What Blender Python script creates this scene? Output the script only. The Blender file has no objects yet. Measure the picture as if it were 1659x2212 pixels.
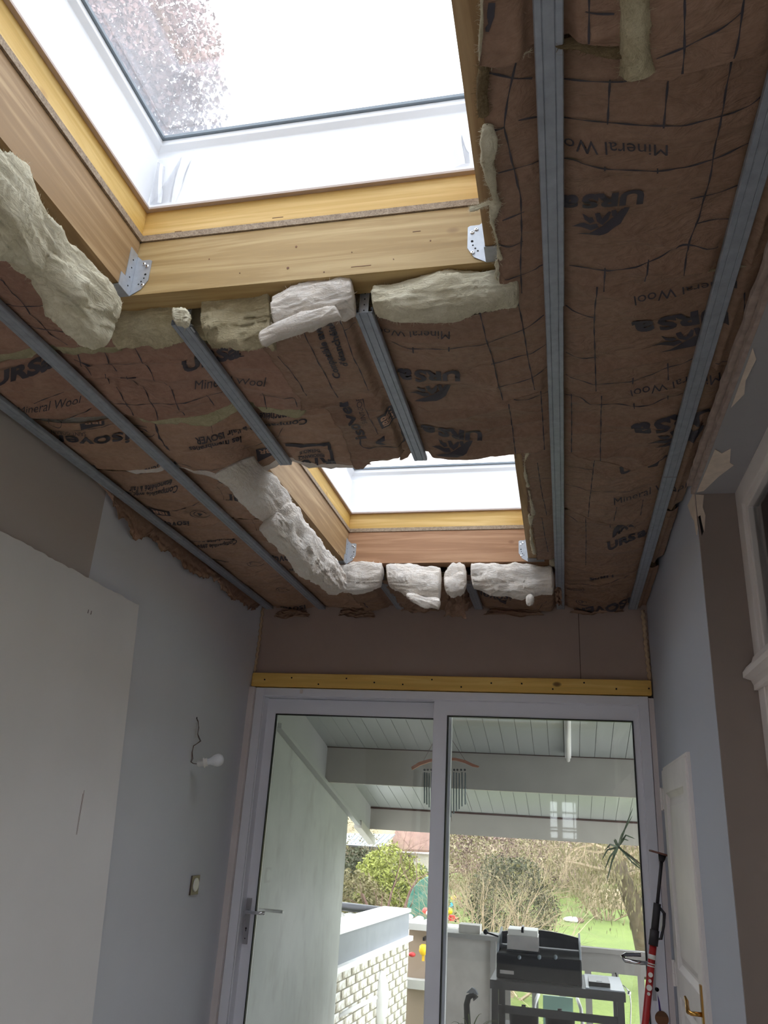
import bpy, bmesh, math, random
import numpy as np
from mathutils import Vector, Matrix, geometry
PI = math.pi
SC = bpy.context.scene
COL = SC.collection

# ------------------------------------------------------------------ camera, sky, exposure
YAW, PIT, ROL, FPX = 0.2354, 0.37868, 0.061475, 1687.6
CAM = Vector((0, 0, 1.62))
def cam_axes():
    cy, sy, cp, sp, cr, sr = math.cos(YAW), math.sin(YAW), math.cos(PIT), math.sin(PIT), math.cos(ROL), math.sin(ROL)
    f = Vector((-sy*cp, cy*cp, sp)); r = Vector((cy, sy, 0)); u = r.cross(f)
    return cr*r + sr*u, -sr*r + cr*u, f
AR, AU, AF = cam_axes()
cd = bpy.data.cameras.new('camera'); cam = bpy.data.objects.new('camera', cd); COL.objects.link(cam)
cam.matrix_world = Matrix.Translation(CAM) @ Matrix((AR, AU, -AF)).transposed().to_4x4()
cd.sensor_fit = 'VERTICAL'; cd.sensor_height = 36.0; cd.lens = FPX/2212*36.0
cd.clip_start = 0.02; cd.clip_end = 400
SC.camera = cam

wd = bpy.data.worlds.new('overcast_sky'); SC.world = wd; wd.use_nodes = True
bgn = wd.node_tree.nodes['Background']
bgn.inputs[0].default_value = (0.93, 0.965, 1.0, 1); bgn.inputs[1].default_value = 1.9
SC.view_settings.view_transform = 'Standard'; SC.view_settings.look = 'None'
SC.view_settings.gamma = 1; SC.view_settings.use_curve_mapping = False
SC.view_settings.exposure = 1.6
SC.cycles.max_bounces = 14; SC.cycles.diffuse_bounces = 7; SC.cycles.transparent_max_bounces = 16
SC.cycles.glossy_bounces = 4; SC.cycles.transmission_bounces = 6
SC.cycles.use_denoising = True
SC.cycles.caustics_reflective = False; SC.cycles.caustics_refractive = False

# ------------------------------------------------------------------ helpers
def at(px, py, ax, v):
    """world point on the plane <ax>=v that the photograph shows at pixel (px, py)"""
    d = AR*((px-829.5)/FPX) - AU*((py-1106)/FPX) + AF
    i = 'XYZ'.index(ax)
    return CAM + d*((v-CAM[i])/d[i])

MATS = {}
class NT:
    def __init__(s, name, rough=.6, metal=0.0):
        m = bpy.data.materials.new(name); m.use_nodes = True
        s.m = m; s.t = m.node_tree; s.b = s.t.nodes['Principled BSDF']
        s.b.inputs['Roughness'].default_value = rough; s.b.inputs['Metallic'].default_value = metal
        s.out = s.t.nodes['Material Output']; MATS[name] = m
        s.tc = None
    def n(s, typ, **kw):
        k = s.t.nodes.new(typ)
        for a, b in kw.items(): setattr(k, a, b)
        return k
    def l(s, a, b): s.t.links.new(a, b)
    def coord(s, scale=(1, 1, 1), rot=(0, 0, 0)):
        if s.tc is None: s.tc = s.n('ShaderNodeTexCoord')
        mp = s.n('ShaderNodeMapping'); mp.inputs['Scale'].default_value = scale; mp.inputs['Rotation'].default_value = rot
        s.l(s.tc.outputs['Object'], mp.inputs[0]); return mp.outputs[0]
    def noise(s, scale, vec, detail=4, rough=.55, dist=0.0):
        k = s.n('ShaderNodeTexNoise'); k.inputs['Scale'].default_value = scale; k.inputs['Detail'].default_value = detail
        k.inputs['Roughness'].default_value = rough; k.inputs['Distortion'].default_value = dist
        s.l(vec, k.inputs['Vector']); return k.outputs['Fac']
    def ramp(s, fac, stops):
        k = s.n('ShaderNodeValToRGB'); e = k.color_ramp.elements
        while len(e) < len(stops): e.new(.5)
        for q, (p, c) in zip(e, stops):
            q.position = p; q.color = (c[0], c[1], c[2], 1) if len(c) == 3 else c
        s.l(fac, k.inputs[0]); return k.outputs[0]
    def mix(s, fac, a, b, mode='MIX'):
        k = s.n('ShaderNodeMix', data_type='RGBA', blend_type=mode)
        if isinstance(fac, (int, float)): k.inputs[0].default_value = fac
        else: s.l(fac, k.inputs[0])
        for i, c in ((6, a), (7, b)):
            if isinstance(c, tuple): k.inputs[i].default_value = (*c, 1)
            else: s.l(c, k.inputs[i])
        return k.outputs[2]
    def col(s, c):
        if isinstance(c, tuple): s.b.inputs['Base Color'].default_value = (*c, 1)
        else: s.l(c, s.b.inputs['Base Color'])
    def bump(s, h, strength=.3, dist=.002):
        k = s.n('ShaderNodeBump'); k.inputs['Strength'].default_value = strength; k.inputs['Distance'].default_value = dist
        s.l(h, k.inputs['Height']); s.l(k.outputs[0], s.b.inputs['Normal']); return k.outputs[0]
def srgb(r, g, b):
    f = lambda v: (v/255/12.92) if v/255 <= .04045 else ((v/255+.055)/1.055)**2.4
    return (f(r), f(g), f(b))
def plain(name, c, rough=.6, metal=0.0, var=.0, scale=6, bump=0.0, bscale=150):
    k = NT(name, rough, metal)
    if var:
        v = k.coord(); nz = k.noise(scale, v, 5)
        a = tuple(x*(1-var) for x in c); b = tuple(min(1, x*(1+var)) for x in c)
        k.col(k.ramp(nz, [(.3, a), (.7, b)]))
    else: k.col(c)
    if bump: k.bump(k.noise(bscale, k.coord(), 3), bump, .001)
    return k.m
def wood(name, ca, cb, cknot, axis=1, grain=1.0, rough=.62, knots=True):
    k = NT(name, rough)
    sc = [26*grain]*3; sc[axis] = 1.3*grain
    v = k.coord(tuple(sc)); g = k.noise(1.0, v, 6, .6, .6)
    c = k.ramp(g, [(.30, tuple(x*.86 for x in ca)), (.47, ca), (.55, tuple((x+y)/2 for x, y in zip(ca, cb))), (.66, cb)])
    sc2 = [3.0]*3; sc2[axis] = .8
    bl = k.noise(1.0, k.coord(tuple(sc2)), 4)
    c = k.mix(k.ramp(bl, [(.4, (0, 0, 0)), (.75, (.55, .55, .55))]), c, tuple(x*.72 for x in ca))
    if knots:
        vo = k.n('ShaderNodeTexVoronoi'); sc3 = [4.5]*3; sc3[axis] = 2.6
        k.l(k.coord(tuple(sc3)), vo.inputs['Vector']); vo.inputs['Scale'].default_value = 1.0
        vo.inputs['Randomness'].default_value = 1.0
        kn = k.ramp(vo.outputs['Distance'], [(.0, (1, 1, 1)), (.045, (.8, .8, .8)), (.075, (0, 0, 0))])
        c = k.mix(kn, c, cknot)
    k.col(c); k.bump(g, .25, .0015)
    return k.m

wood('wood_beam', srgb(164, 132, 92), srgb(200, 170, 128), srgb(120, 80, 50), 1)
wood('wood_trimmer', srgb(178, 148, 96), srgb(208, 182, 132), srgb(130, 96, 62), 0)
wood('wood_pinkish', srgb(172, 128, 94), srgb(200, 158, 122), srgb(120, 72, 46), 0)
wood('wood_curb_side', srgb(216, 176, 92), srgb(240, 208, 134), srgb(170, 118, 64), 1)
wood('wood_curb_end', srgb(212, 172, 96), srgb(238, 204, 138), srgb(140, 92, 56), 0)
wood('wood_batten', srgb(236, 192, 100), srgb(248, 212, 128), srgb(110, 70, 36), 0)
wood('wood_dark', srgb(110, 72, 46), srgb(150, 100, 64), srgb(70, 40, 25), 0, knots=False)
wood('wood_post', srgb(120, 100, 80), srgb(160, 140, 115), srgb(70, 50, 40), 2)
k = NT('chipboard', .8); v = k.coord((1, 1, 1)); nz = k.noise(230, v, 5, .7); n2 = k.noise(60, v, 3)
k.col(k.mix(.5, k.ramp(nz, [(.3, srgb(92, 76, 62)), (.6, srgb(196, 176, 150))]), k.ramp(n2, [(.3, srgb(120, 100, 84)), (.7, srgb(180, 160, 138))]))); k.bump(nz, .8, .002)
k = NT('deck_osb', .8); v = k.coord((1, 1, 1)); k.col(k.ramp(k.noise(40, v, 3), [(.3, srgb(120, 90, 55)), (.7, srgb(180, 140, 90))]))
plain('white_pvc', srgb(242, 243, 245), .32, var=.02, scale=3)
plain('sash_grey', srgb(120, 130, 138), .5)
plain('seal_warm', srgb(186, 168, 158), .6)
plain('chime_wood', srgb(176, 112, 86), .5)
plain('gasket', (.012, .012, .013), .5)
plain('door_pvc', srgb(232, 232, 240), .35, var=.03, scale=2)
plain('door_pvc_warm', srgb(222, 212, 210), .6, var=.06, scale=5)
plain('paint_grey', srgb(164, 166, 172), .75, var=.03, scale=1.5, bump=.12, bscale=90)
k = NT('left_wall_paint', .8)
sx = k.n('ShaderNodeSeparateXYZ'); k.l(k.coord(), sx.inputs[0])
nz = k.noise(1.6, k.coord(), 4)
cc = k.ramp(nz, [(.3, srgb(208, 209, 216)), (.7, srgb(214, 216, 222))])
st = k.n('ShaderNodeMath', operation='LESS_THAN'); k.l(sx.outputs[1], st.inputs[0]); st.inputs[1].default_value = 2.6
k.col(k.mix(st.outputs[0], cc, srgb(182, 172, 166))); k.bump(k.noise(120, k.coord(), 3), .1, .001)
plain('right_wall_paint', srgb(184, 188, 199), .75, var=.02, scale=1.5, bump=.1, bscale=90)
plain('taupe_paint', srgb(146, 133, 126), .8, var=.03, scale=2, bump=.12, bscale=90)
plain('soffit_paint', srgb(160, 158, 160), .8, var=.06, scale=3, bump=.2, bscale=60)
plain('backing_brown', srgb(176, 156, 145), .85, var=.05, scale=2.5, bump=.15, bscale=200)
plain('plasterboard_face', srgb(226, 223, 222), .8, var=.025, scale=3)
plain('plasterboard_core', srgb(190, 184, 172), .9, var=.1, scale=40)
plain('plaster_patch', srgb(222, 206, 190), .9, var=.1, scale=25, bump=.4, bscale=60)
plain('old_plaster', srgb(168, 150, 140), .9, var=.18, scale=30, bump=.6, bscale=50)
plain('brown_gap', srgb(70, 48, 40), .9, var=.2, scale=20)
plain('foam_seal', srgb(196, 170, 140), .85, var=.15, scale=30, bump=.5, bscale=60)
plain('floor_tile', srgb(206, 198, 188), .5, var=.05)
plain('old_white_paint', srgb(226, 220, 217), .5, var=.05, scale=6, bump=.1, bscale=60)
plain('brass', srgb(198, 150, 78), .25, 1.0)
plain('chrome', (.8, .8, .82), .12, 1.0)
plain('satin_plate', srgb(170, 168, 172), .4, .5)
plain('bronze_plate', srgb(108, 94, 84), .4, .4)
plain('white_plastic', srgb(235, 233, 228), .4)
plain('cable', srgb(92, 66, 62), .5)
plain('cable_white', srgb(190, 188, 186), .5)
k = NT('bulb_glass', .3); k.col(srgb(240, 242, 246)); k.b.inputs['Subsurface Weight'].default_value = .3
k.b.inputs['Subsurface Radius'].default_value = (.02, .02, .02)
k = NT('galvanised', .5, .3); v = k.coord((1, 1, 1)); nz = k.noise(35, v, 4)
k.col(k.ramp(nz, [(.3, srgb(146, 152, 162)), (.7, srgb(164, 170, 180))])); k.bump(k.noise(200, v, 2), .05, .001)
plain('galvanised_light', srgb(184, 189, 196), .45, .5, var=.08, scale=60)
plain('hole_black', (.01, .01, .01), .9)
# kraft paper
def kraft(name, a, b):
    k = NT(name, .62)
    v = k.coord(); n1 = k.noise(3.5, v, 5); n2 = k.noise(60, v, 3)
    k.col(k.mix(.12, k.ramp(n1, [(.3, a), (.7, b)]), k.ramp(n2, [(.3, (0, 0, 0)), (.7, (.6, .45, .35))])))
    w1 = k.noise(11, k.coord((1, 1.8, 1)), 5, .6, 1.2)
    w2 = k.noise(45, v, 3)
    mh = k.n('ShaderNodeMath', operation='ADD'); k.l(w1, mh.inputs[0])
    m2 = k.n('ShaderNodeMath', operation='MULTIPLY'); k.l(w2, m2.inputs[0]); m2.inputs[1].default_value = .12; k.l(m2.outputs[0], mh.inputs[1])
    k.bump(mh.outputs[0], .75, .012)
    return k.m
kraft('kraft_paper', srgb(134, 103, 83), srgb(151, 119, 98))
kraft('kraft_paper_reddish', srgb(148, 111, 94), srgb(165, 128, 109))
kraft('kraft_paper_light', srgb(160, 126, 103), srgb(178, 144, 121))
plain('print_ink', srgb(62, 58, 66), .65)
plain('print_ink_soft', srgb(82, 62, 56), .6)
plain('print_paper', srgb(190, 150, 126), .6)
def woolmat(name, a, b, tr=.3):
    k = NT(name, .95)
    n1 = k.noise(1.0, k.coord((26, 26, 70)), 9, .68, 1.6); n2 = k.noise(1.0, k.coord((150, 150, 420), (0, .25, .1)), 5, .7, 1.0); n0 = k.noise(12, k.coord(), 3)
    c = k.mix(.30, k.mix(.55, k.ramp(n1, [(.30, tuple(x*.88 for x in a)), (.46, a), (.62, b)]), k.ramp(n0, [(.35, a), (.65, b)])), k.ramp(n2, [(.35, a), (.6, b)])); k.col(c)  # crevice shade put into the colour: dark hollows, pale ridges, matching the bump
    ad = k.n('ShaderNodeMath', operation='MULTIPLY_ADD'); k.l(n2, ad.inputs[0]); ad.inputs[1].default_value = .22; k.l(n1, ad.inputs[2])
    nrm = k.bump(ad.outputs[0], .8, .012)
    k.b.inputs['Specular IOR Level'].default_value = .1
    t = k.n('ShaderNodeBsdfTranslucent'); k.l(c, t.inputs[0]); k.l(nrm, t.inputs['Normal'])
    mx = k.n('ShaderNodeMixShader'); mx.inputs[0].default_value = tr*.35
    k.l(k.b.outputs[0], mx.inputs[1]); k.l(t.outputs[0], mx.inputs[2]); k.l(mx.outputs[0], k.out.inputs[0])
    return k.m
woolmat('wool_olive', srgb(186, 172, 136), srgb(236, 226, 194))
woolmat('wool_cream', srgb(212, 202, 172), srgb(250, 244, 222))
woolmat('wool_white', srgb(238, 226, 212), srgb(252, 248, 243), .35)
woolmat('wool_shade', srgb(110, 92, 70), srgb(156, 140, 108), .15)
woolmat('wool_green', srgb(176, 168, 132), srgb(208, 202, 168), .25)
def glass(name, tint, refl=1.0, haze=0.0):
    k = NT(name, .05); k.t.nodes.remove(k.b)
    tr = k.n('ShaderNodeBsdfTransparent'); tr.inputs[0].default_value = (*tint, 1)
    gl = k.n('ShaderNodeBsdfGlossy'); gl.inputs['Roughness'].default_value = .02
    fr = k.n('ShaderNodeFresnel'); fr.inputs[0].default_value = 1.5
    m = k.n('ShaderNodeMath', operation='MULTIPLY'); k.l(fr.outputs[0], m.inputs[0]); m.inputs[1].default_value = refl
    mx = k.n('ShaderNodeMixShader'); k.l(m.outputs[0], mx.inputs[0]); k.l(gl.outputs[0], mx.inputs[2])
    if haze:
        tl = k.n('ShaderNodeBsdfTranslucent'); tl.inputs[0].default_value = (.95, .96, 1, 1)
        m3 = k.n('ShaderNodeMixShader'); m3.inputs[0].default_value = haze
        k.l(tr.outputs[0], m3.inputs[1]); k.l(tl.outputs[0], m3.inputs[2]); k.l(m3.outputs[0], mx.inputs[1])
    else: k.l(tr.outputs[0], mx.inputs[1])
    k.l(mx.outputs[0], k.out.inputs[0])
glass('door_glass', (.95, .97, .965), 1.2, 0)
glass('roof_glass', (.96, .975, 1.0), .6, .05)
glass('old_glass', (.88, .87, .84), 1.4, .02)
glass('film', (.985, .985, .99), .35, .10)
# outdoors
plain('tan_panel', srgb(150, 132, 116), .8)
plain('terrace_white', srgb(154, 155, 152), .7, var=.04, scale=4)
k = NT('terrace_wall', .85); v = k.coord(); n1 = k.noise(2.2, v, 6, .6); n2 = k.noise(9, k.coord((1, 1, .5)), 5)
k.col(k.mix(k.ramp(n2, [(.52, (0, 0, 0)), (.8, (.5, .5, .5))]), k.ramp(n1, [(.3, srgb(152, 154, 151)), (.7, srgb(170, 171, 168))]), srgb(132, 131, 122))); k.bump(n2, .2, .002)
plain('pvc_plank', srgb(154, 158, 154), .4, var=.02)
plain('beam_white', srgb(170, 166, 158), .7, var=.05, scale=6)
k = NT('brick_white', .85); v = k.coord(); n1 = k.noise(9, v, 5)
k.col(k.ramp(n1, [(.40, srgb(112, 104, 84)), (.50, srgb(190, 184, 170)), (.62, srgb(222, 222, 220))])); k.bump(n1, .3, .004)
plain('mortar', srgb(128, 122, 106), .95, var=.35, scale=10)
plain('coping_white', srgb(240, 240, 240), .7, var=.05, scale=8)
plain('coping_grey', srgb(128, 131, 138), .6, var=.08, scale=6)
plain('concrete', srgb(222, 217, 212), .85, var=.1, scale=7, bump=.2)
plain('concrete_light', srgb(176, 174, 171), .85, var=.06, scale=5, bump=.2)
plain('rail_paint', srgb(152, 147, 143), .7, var=.06, scale=8)
plain('black_metal', srgb(20, 19, 22), .38)
plain('black_enamel', srgb(14, 14, 18), .5)
for q_ in ('black_metal', 'black_enamel'): MATS[q_].node_tree.nodes['Principled BSDF'].inputs['Specular IOR Level'].default_value = .15
plain('dark_resin', srgb(34, 32, 36), .5)
plain('steel', srgb(190, 184, 182), .35, .6, var=.08, scale=18)
plain('grey_lid', srgb(160, 166, 176), .4)
k = NT('grass', .95); v = k.coord(); n1 = k.noise(1.2, v, 6, .65); n2 = k.noise(18, v, 4, .7)
k.col(k.mix(.45, k.ramp(n1, [(.3, srgb(82, 98, 38)), (.7, srgb(110, 126, 54))]), k.ramp(n2, [(.3, srgb(68, 84, 30)), (.7, srgb(118, 132, 62))]))); k.bump(n2, .8, .03)
plain('bark', srgb(92, 80, 64), .95, var=.3, scale=8, bump=.7, bscale=20)
plain('bark_pale', srgb(156, 138, 114), .95, var=.25, scale=6)
plain('bark_reddish', srgb(104, 78, 72), .95, var=.2, scale=6)
plain('leaf_green', srgb(84, 96, 58), .8, var=.3, scale=2)
plain('leaf_yellow', srgb(134, 138, 66), .8, var=.2, scale=2)
plain('leaf_dark', srgb(66, 68, 46), .8, var=.3, scale=2)
plain('leaf_olive', srgb(112, 104, 72), .85, var=.3, scale=2)
plain('leaf_strap', srgb(70, 84, 62), .55, var=.2, scale=9)
plain('dead_leaf', srgb(122, 98, 94), .8, var=.3, scale=1)
plain('earth_bank', srgb(150, 136, 112), .95, var=.35, scale=.8, bump=.8, bscale=3)
plain('roof_metal', srgb(178, 182, 188), .4, .3, var=.05)
plain('house_timber', srgb(96, 84, 80), .85, var=.2)
plain('house_render', srgb(196, 188, 184), .85, var=.08)
plain('roof_clay', srgb(124, 96, 86), .85, var=.2, scale=3)
plain('dark_opening', srgb(40, 42, 46), .6)
plain('toy_green', srgb(44, 104, 92), .45)
plain('toy_red', srgb(214, 56, 60), .4)
plain('toy_yellow', srgb(244, 196, 30), .4)
plain('toy_blue', srgb(70, 170, 190), .4)
plain('toy_white', srgb(235, 235, 235), .4)
plain('prop_red', srgb(176, 40, 40), .45, var=.06, scale=20)
plain('prop_black', srgb(46, 42, 46), .5)
plain('prop_pad', srgb(122, 82, 72), .7)
plain('mint', srgb(140, 176, 164), .5)
plain('ribbon', srgb(84, 60, 140), .6)
plain('chime_metal', srgb(120, 130, 134), .35, .7)
plain('terracotta', srgb(150, 90, 66), .8)
plain('room_beige', srgb(120, 104, 88), .8)
plain('pipe_black', srgb(40, 40, 46), .35)

def finish(o, smooth):
    if smooth:
        for p in o.data.polygons: p.use_smooth = True
def wloc(q):
    L = q.location.copy()
    if q.parent is not None: L += q.matrix_parent_inverse.translation+wloc(q.parent)
    return L
def mk(name, me, m, parent=None, smooth=False):
    o = bpy.data.objects.new(name, me); COL.objects.link(o)
    if m: me.materials.append(MATS[m] if isinstance(m, str) else m)
    if parent is not None:
        o.parent = parent
        o.matrix_parent_inverse = Matrix.Translation(-wloc(parent))
    elif len(me.vertices):
        co = np.empty(len(me.vertices)*3, np.float32); me.vertices.foreach_get('co', co); co = co.reshape(-1, 3)
        b = Vector(((co[:, 0].min()+co[:, 0].max())/2, (co[:, 1].min()+co[:, 1].max())/2, co[:, 2].min()))
        if KEEP: b = Vector((0, 0, 0))
        me.transform(Matrix.Translation(-b)); o.location = b
    finish(o, smooth); return o
KEEP = False
def obj(name, bm, m, parent=None, smooth=False, bev=0.0):
    if bev:
        es = [e for e in bm.edges if e.is_manifold and len(e.link_faces) == 2 and e.calc_face_angle(0) > .6]
        bmesh.ops.bevel(bm, geom=es, offset=bev, segments=2, affect='EDGES', profile=.5)
    me = bpy.data.meshes.new(name); bm.to_mesh(me); bm.free()
    return mk(name, me, m, parent, smooth)
def npmesh(name, V, F, m, parent=None, smooth=True):
    me = bpy.data.meshes.new(name); V = np.asarray(V, np.float32); F = np.asarray(F, np.int32)
    me.vertices.add(len(V)); me.vertices.foreach_set('co', V.ravel())
    nf, k_ = F.shape
    me.loops.add(nf*k_); me.loops.foreach_set('vertex_index', F.ravel())
    me.polygons.add(nf); me.polygons.foreach_set('loop_start', np.arange(nf, dtype=np.int32)*k_)
    me.update(calc_edges=True)
    return mk(name, me, m, parent, smooth)
def thing(name, label, cat, loc, group=None):
    o = bpy.data.objects.new(name, None); COL.objects.link(o); o.location = loc; o.empty_display_size = .1
    o['label'] = label; o['category'] = cat
    if group: o['group'] = group
    return o
def tag(o, label, cat, group=None):
    o['label'] = label; o['category'] = cat
    if group: o['group'] = group
    return o
def struct(o, label=None):
    o['kind'] = 'structure'
    if label: o['label'] = label; 
    return o
def stuff(o): o['kind'] = 'stuff'; return o
def bx(bm, x0, x1, y0, y1, z0, z1):
    vs = [bm.verts.new((x, y, z)) for x in (x0, x1) for y in (y0, y1) for z in (z0, z1)]
    for f in ((0, 1, 3, 2), (4, 6, 7, 5), (0, 4, 5, 1), (2, 3, 7, 6), (0, 2, 6, 4), (1, 5, 7, 3)):
        bm.faces.new([vs[i] for i in f])
    return vs
def box(*a): bm = bmesh.new(); bx(bm, *a); return bm
def obox(bm, c, ax, ay, az):
    c, ax, ay, az = map(Vector, (c, ax, ay, az))
    vs = [bm.verts.new(c+ax*i+ay*j+az*k_) for i in (-1, 1) for j in (-1, 1) for k_ in (-1, 1)]
    for f in ((0, 1, 3, 2), (4, 6, 7, 5), (0, 4, 5, 1), (2, 3, 7, 6), (0, 2, 6, 4), (1, 5, 7, 3)):
        bm.faces.new([vs[i] for i in f])
    bmesh.ops.recalc_face_normals(bm, faces=bm.faces[-6:])
def frame3(d):
    d = d.normalized(); a = Vector((0, 0, 1)) if abs(d.z) < .9 else Vector((1, 0, 0))
    u = d.cross(a).normalized(); return u, d.cross(u)
def tube(bm, pts, r, n=8, caps=True):
    pts = [Vector(p) for p in pts]; rings = []
    rs = r if isinstance(r, (list, tuple)) else [r]*len(pts)
    u = None
    for i, p in enumerate(pts):
        d = (pts[min(i+1, len(pts)-1)]-pts[max(i-1, 0)]).normalized()
        if u is None: u, w = frame3(d)
        else:
            u = (u-d*u.dot(d)).normalized(); w = d.cross(u)
        rings.append([bm.verts.new(p+(u*math.cos(2*PI*k_/n)+w*math.sin(2*PI*k_/n))*rs[i]) for k_ in range(n)])
    for a, b in zip(rings, rings[1:]):
        for k_ in range(n): bm.faces.new((a[k_], a[(k_+1) % n], b[(k_+1) % n], b[k_]))
    if caps:
        bm.faces.new(rings[0][::-1]); bm.faces.new(rings[-1])
def prism(bm, poly, d):
    d = Vector(d); a = [bm.verts.new(p) for p in poly]; b = [bm.verts.new(Vector(p)+d) for p in poly]
    n = len(a); fs = [bm.faces.new(a), bm.faces.new(b[::-1])]
    for i in range(n): fs.append(bm.faces.new((a[i], b[i], b[(i+1) % n], a[(i+1) % n])))
    bmesh.ops.recalc_face_normals(bm, faces=fs)
def lathe(bm, p0, axis, prof, n=24):
    """prof: list of (distance along axis, radius)"""
    axis = Vector(axis).normalized(); u, w = frame3(axis); p0 = Vector(p0); rings = []
    for d, r in prof:
        rings.append([bm.verts.new(p0+axis*d+(u*math.cos(2*PI*i/n)+w*math.sin(2*PI*i/n))*max(r, 1e-4)) for i in range(n)])
    for a, b in zip(rings, rings[1:]):
        for i in range(n): bm.faces.new((a[i], a[(i+1) % n], b[(i+1) % n], b[i]))
    bm.faces.new(rings[0][::-1]); bm.faces.new(rings[-1])
    bmesh.ops.recalc_face_normals(bm, faces=bm.faces[:])

# numpy value noise
def _h(ix, iy, iz, s):
    v = np.sin(ix*127.1+iy*311.7+iz*74.7+s*53.3)*43758.5453
    return v-np.floor(v)
def vn(x, y, z=0.0, s=0):
    x, y, z = np.broadcast_arrays(np.asarray(x, float), np.asarray(y, float), np.asarray(z, float))
    ix, iy, iz = np.floor(x), np.floor(y), np.floor(z); fx, fy, fz = x-ix, y-iy, z-iz
    fx, fy, fz = (t*t*(3-2*t) for t in (fx, fy, fz)); r = 0
    for a in (0, 1):
        for b in (0, 1):
            for c in (0, 1):
                w = (fx if a else 1-fx)*(fy if b else 1-fy)*(fz if c else 1-fz)
                r = r+w*_h(ix+a, iy+b, iz+c, s)
    return r*2-1
def gridfaces(nu, nv, wrap=False):
    i = np.arange(nu-1 if not wrap else nu)[:, None]; j = np.arange(nv-1)[None, :]
    i2 = (i+1) % nu
    return np.stack([(i*nv+j)+0*j, i2*nv+j+0*i, i2*nv+j+1+0*i, i*nv+j+1+0*i], -1).reshape(-1, 4)

# ================================================================== SETTING
XL, XR, YB, YR = -1.787, 0.467, 4.40, -3.0
ZK = 2.825                     # level of the kraft paper
ZR = 2.795                     # underside of the metal rails
ZD = 3.03                      # roof deck
KEEP = True
struct(obj('floor', box(XL-.2, 2.6, YR-.2, YB+.1, -.1, 0), 'floor_tile'))
LW = (-2.7, -.9, .75, 2.35)        # unseen window added to the left wall to brighten the interior
bm = bmesh.new(); bx(bm, XL-.15, XL, LW[1], YB+.2, 0, 3.04); bx(bm, XL-.15, XL, YR, LW[0], 0, 3.04); bx(bm, XL-.15, XL, LW[0], LW[1], 0, LW[2]); bx(bm, XL-.15, XL, LW[0], LW[1], LW[3], 3.04)
struct(obj('wall_left', bm, 'left_wall_paint'), 'grey painted left wall')
bm = bmesh.new(); bx(bm, XL, XR+.2, YB, YB+.2, 2.40, 3.04); bx(bm, XL, XR+.2, YB+.06, YB+.2, 2.31, 2.40)
struct(obj('wall_back', bm, 'backing_brown'))
seam = obj('board_seam', box(.098, .101, YB-.0012, YB, 2.41, 2.80), 'brown_gap', bpy.data.objects['wall_back'])
# right wall: pillar part, soffit over the recess
struct(obj('wall_right', box(XR, 1.9, 2.66, YB+.2, 0, 3.04), 'right_wall_paint'))
# recess jamb painted taupe: thin skim on the face that looks at the camera
struct(obj('trim_1', box(XR+.001, 1.2, 2.652, 2.66, 0, 2.74), 'taupe_paint'), 'taupe painted jamb of the recess')
struct(obj('trim_2', box(XR, 1.9, YR, 2.652, 2.74, 3.04), 'soffit_paint'), 'painted soffit over the recess')
struct(obj('wall_rear', None or (lambda b: (bx(b, XL, 1.9, YR-.2, YR, 0, 1.55), bx(b, XL, 1.9, YR-.2, YR, 2.06, 3.04),
    bx(b, XL, -.21, YR-.2, YR, 1.55, 2.06), bx(b, -.115, -.045, YR-.2, YR, 1.55, 2.06), bx(b, .14, 1.9, YR-.2, YR, 1.55, 2.06), b)[-1])(bmesh.new()), 'paint_grey'))
w4 = struct(obj('window_4', (lambda b: ([bx(b, x0, x1, YR-.1, YR-.05, z-.012, z+.012) for x0, x1 in ((-.21, -.115), (-.045, .14)) for z in (1.56, 1.66, 1.70, 1.90, 2.05)],
    bx(b, .10, .115, YR-.1, YR-.05, 1.55, 2.06), b)[-1])(bmesh.new()), 'white_pvc'))
obj('pane', (lambda b: (bx(b, -.21, -.115, YR-.078, YR-.074, 1.55, 2.06), bx(b, -.045, .14, YR-.078, YR-.074, 1.55, 2.06), b)[-1])(bmesh.new()), 'door_glass', w4)
struct(obj('wall_house', (lambda b: (bx(b, 2.5, 2.6, .3, 2.8, 0, 3.04), bx(b, 2.5, 2.6, YR-.2, .3, 0, .25), bx(b, 2.5, 2.6, YR-.2, .3, 2.6, 3.04), bx(b, 1.9, 2.6, YR-.2, YR-.1, 0, 3.04), bx(b, 1.9, 2.6, 2.66, 2.8, 0, 3.04),
     bx(b, .65, 2.6, YR, 2.66, 2.74, 2.76), b)[-1])(bmesh.new()), 'room_beige'))
w7 = struct(bpy.data.objects.new('window_7', None)); COL.objects.link(w7); w7.location = (2.5, -1.4, .25)  # unseen window added so daylight reaches the left wall from the right
bm = bmesh.new()
for b_ in ((YR-.1, YR-.04, .25, 2.6), (.24, .3, .25, 2.6), (YR-.04, .24, .25, .31), (YR-.04, .24, 2.54, 2.6), (-1.42, -1.36, .31, 2.54)): bx(bm, 2.52, 2.58, *b_)
obj('frame', bm, 'white_pvc', w7); obj('pane', box(2.545, 2.55, YR-.05, .25, .3, 2.55), 'door_glass', w7)
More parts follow.
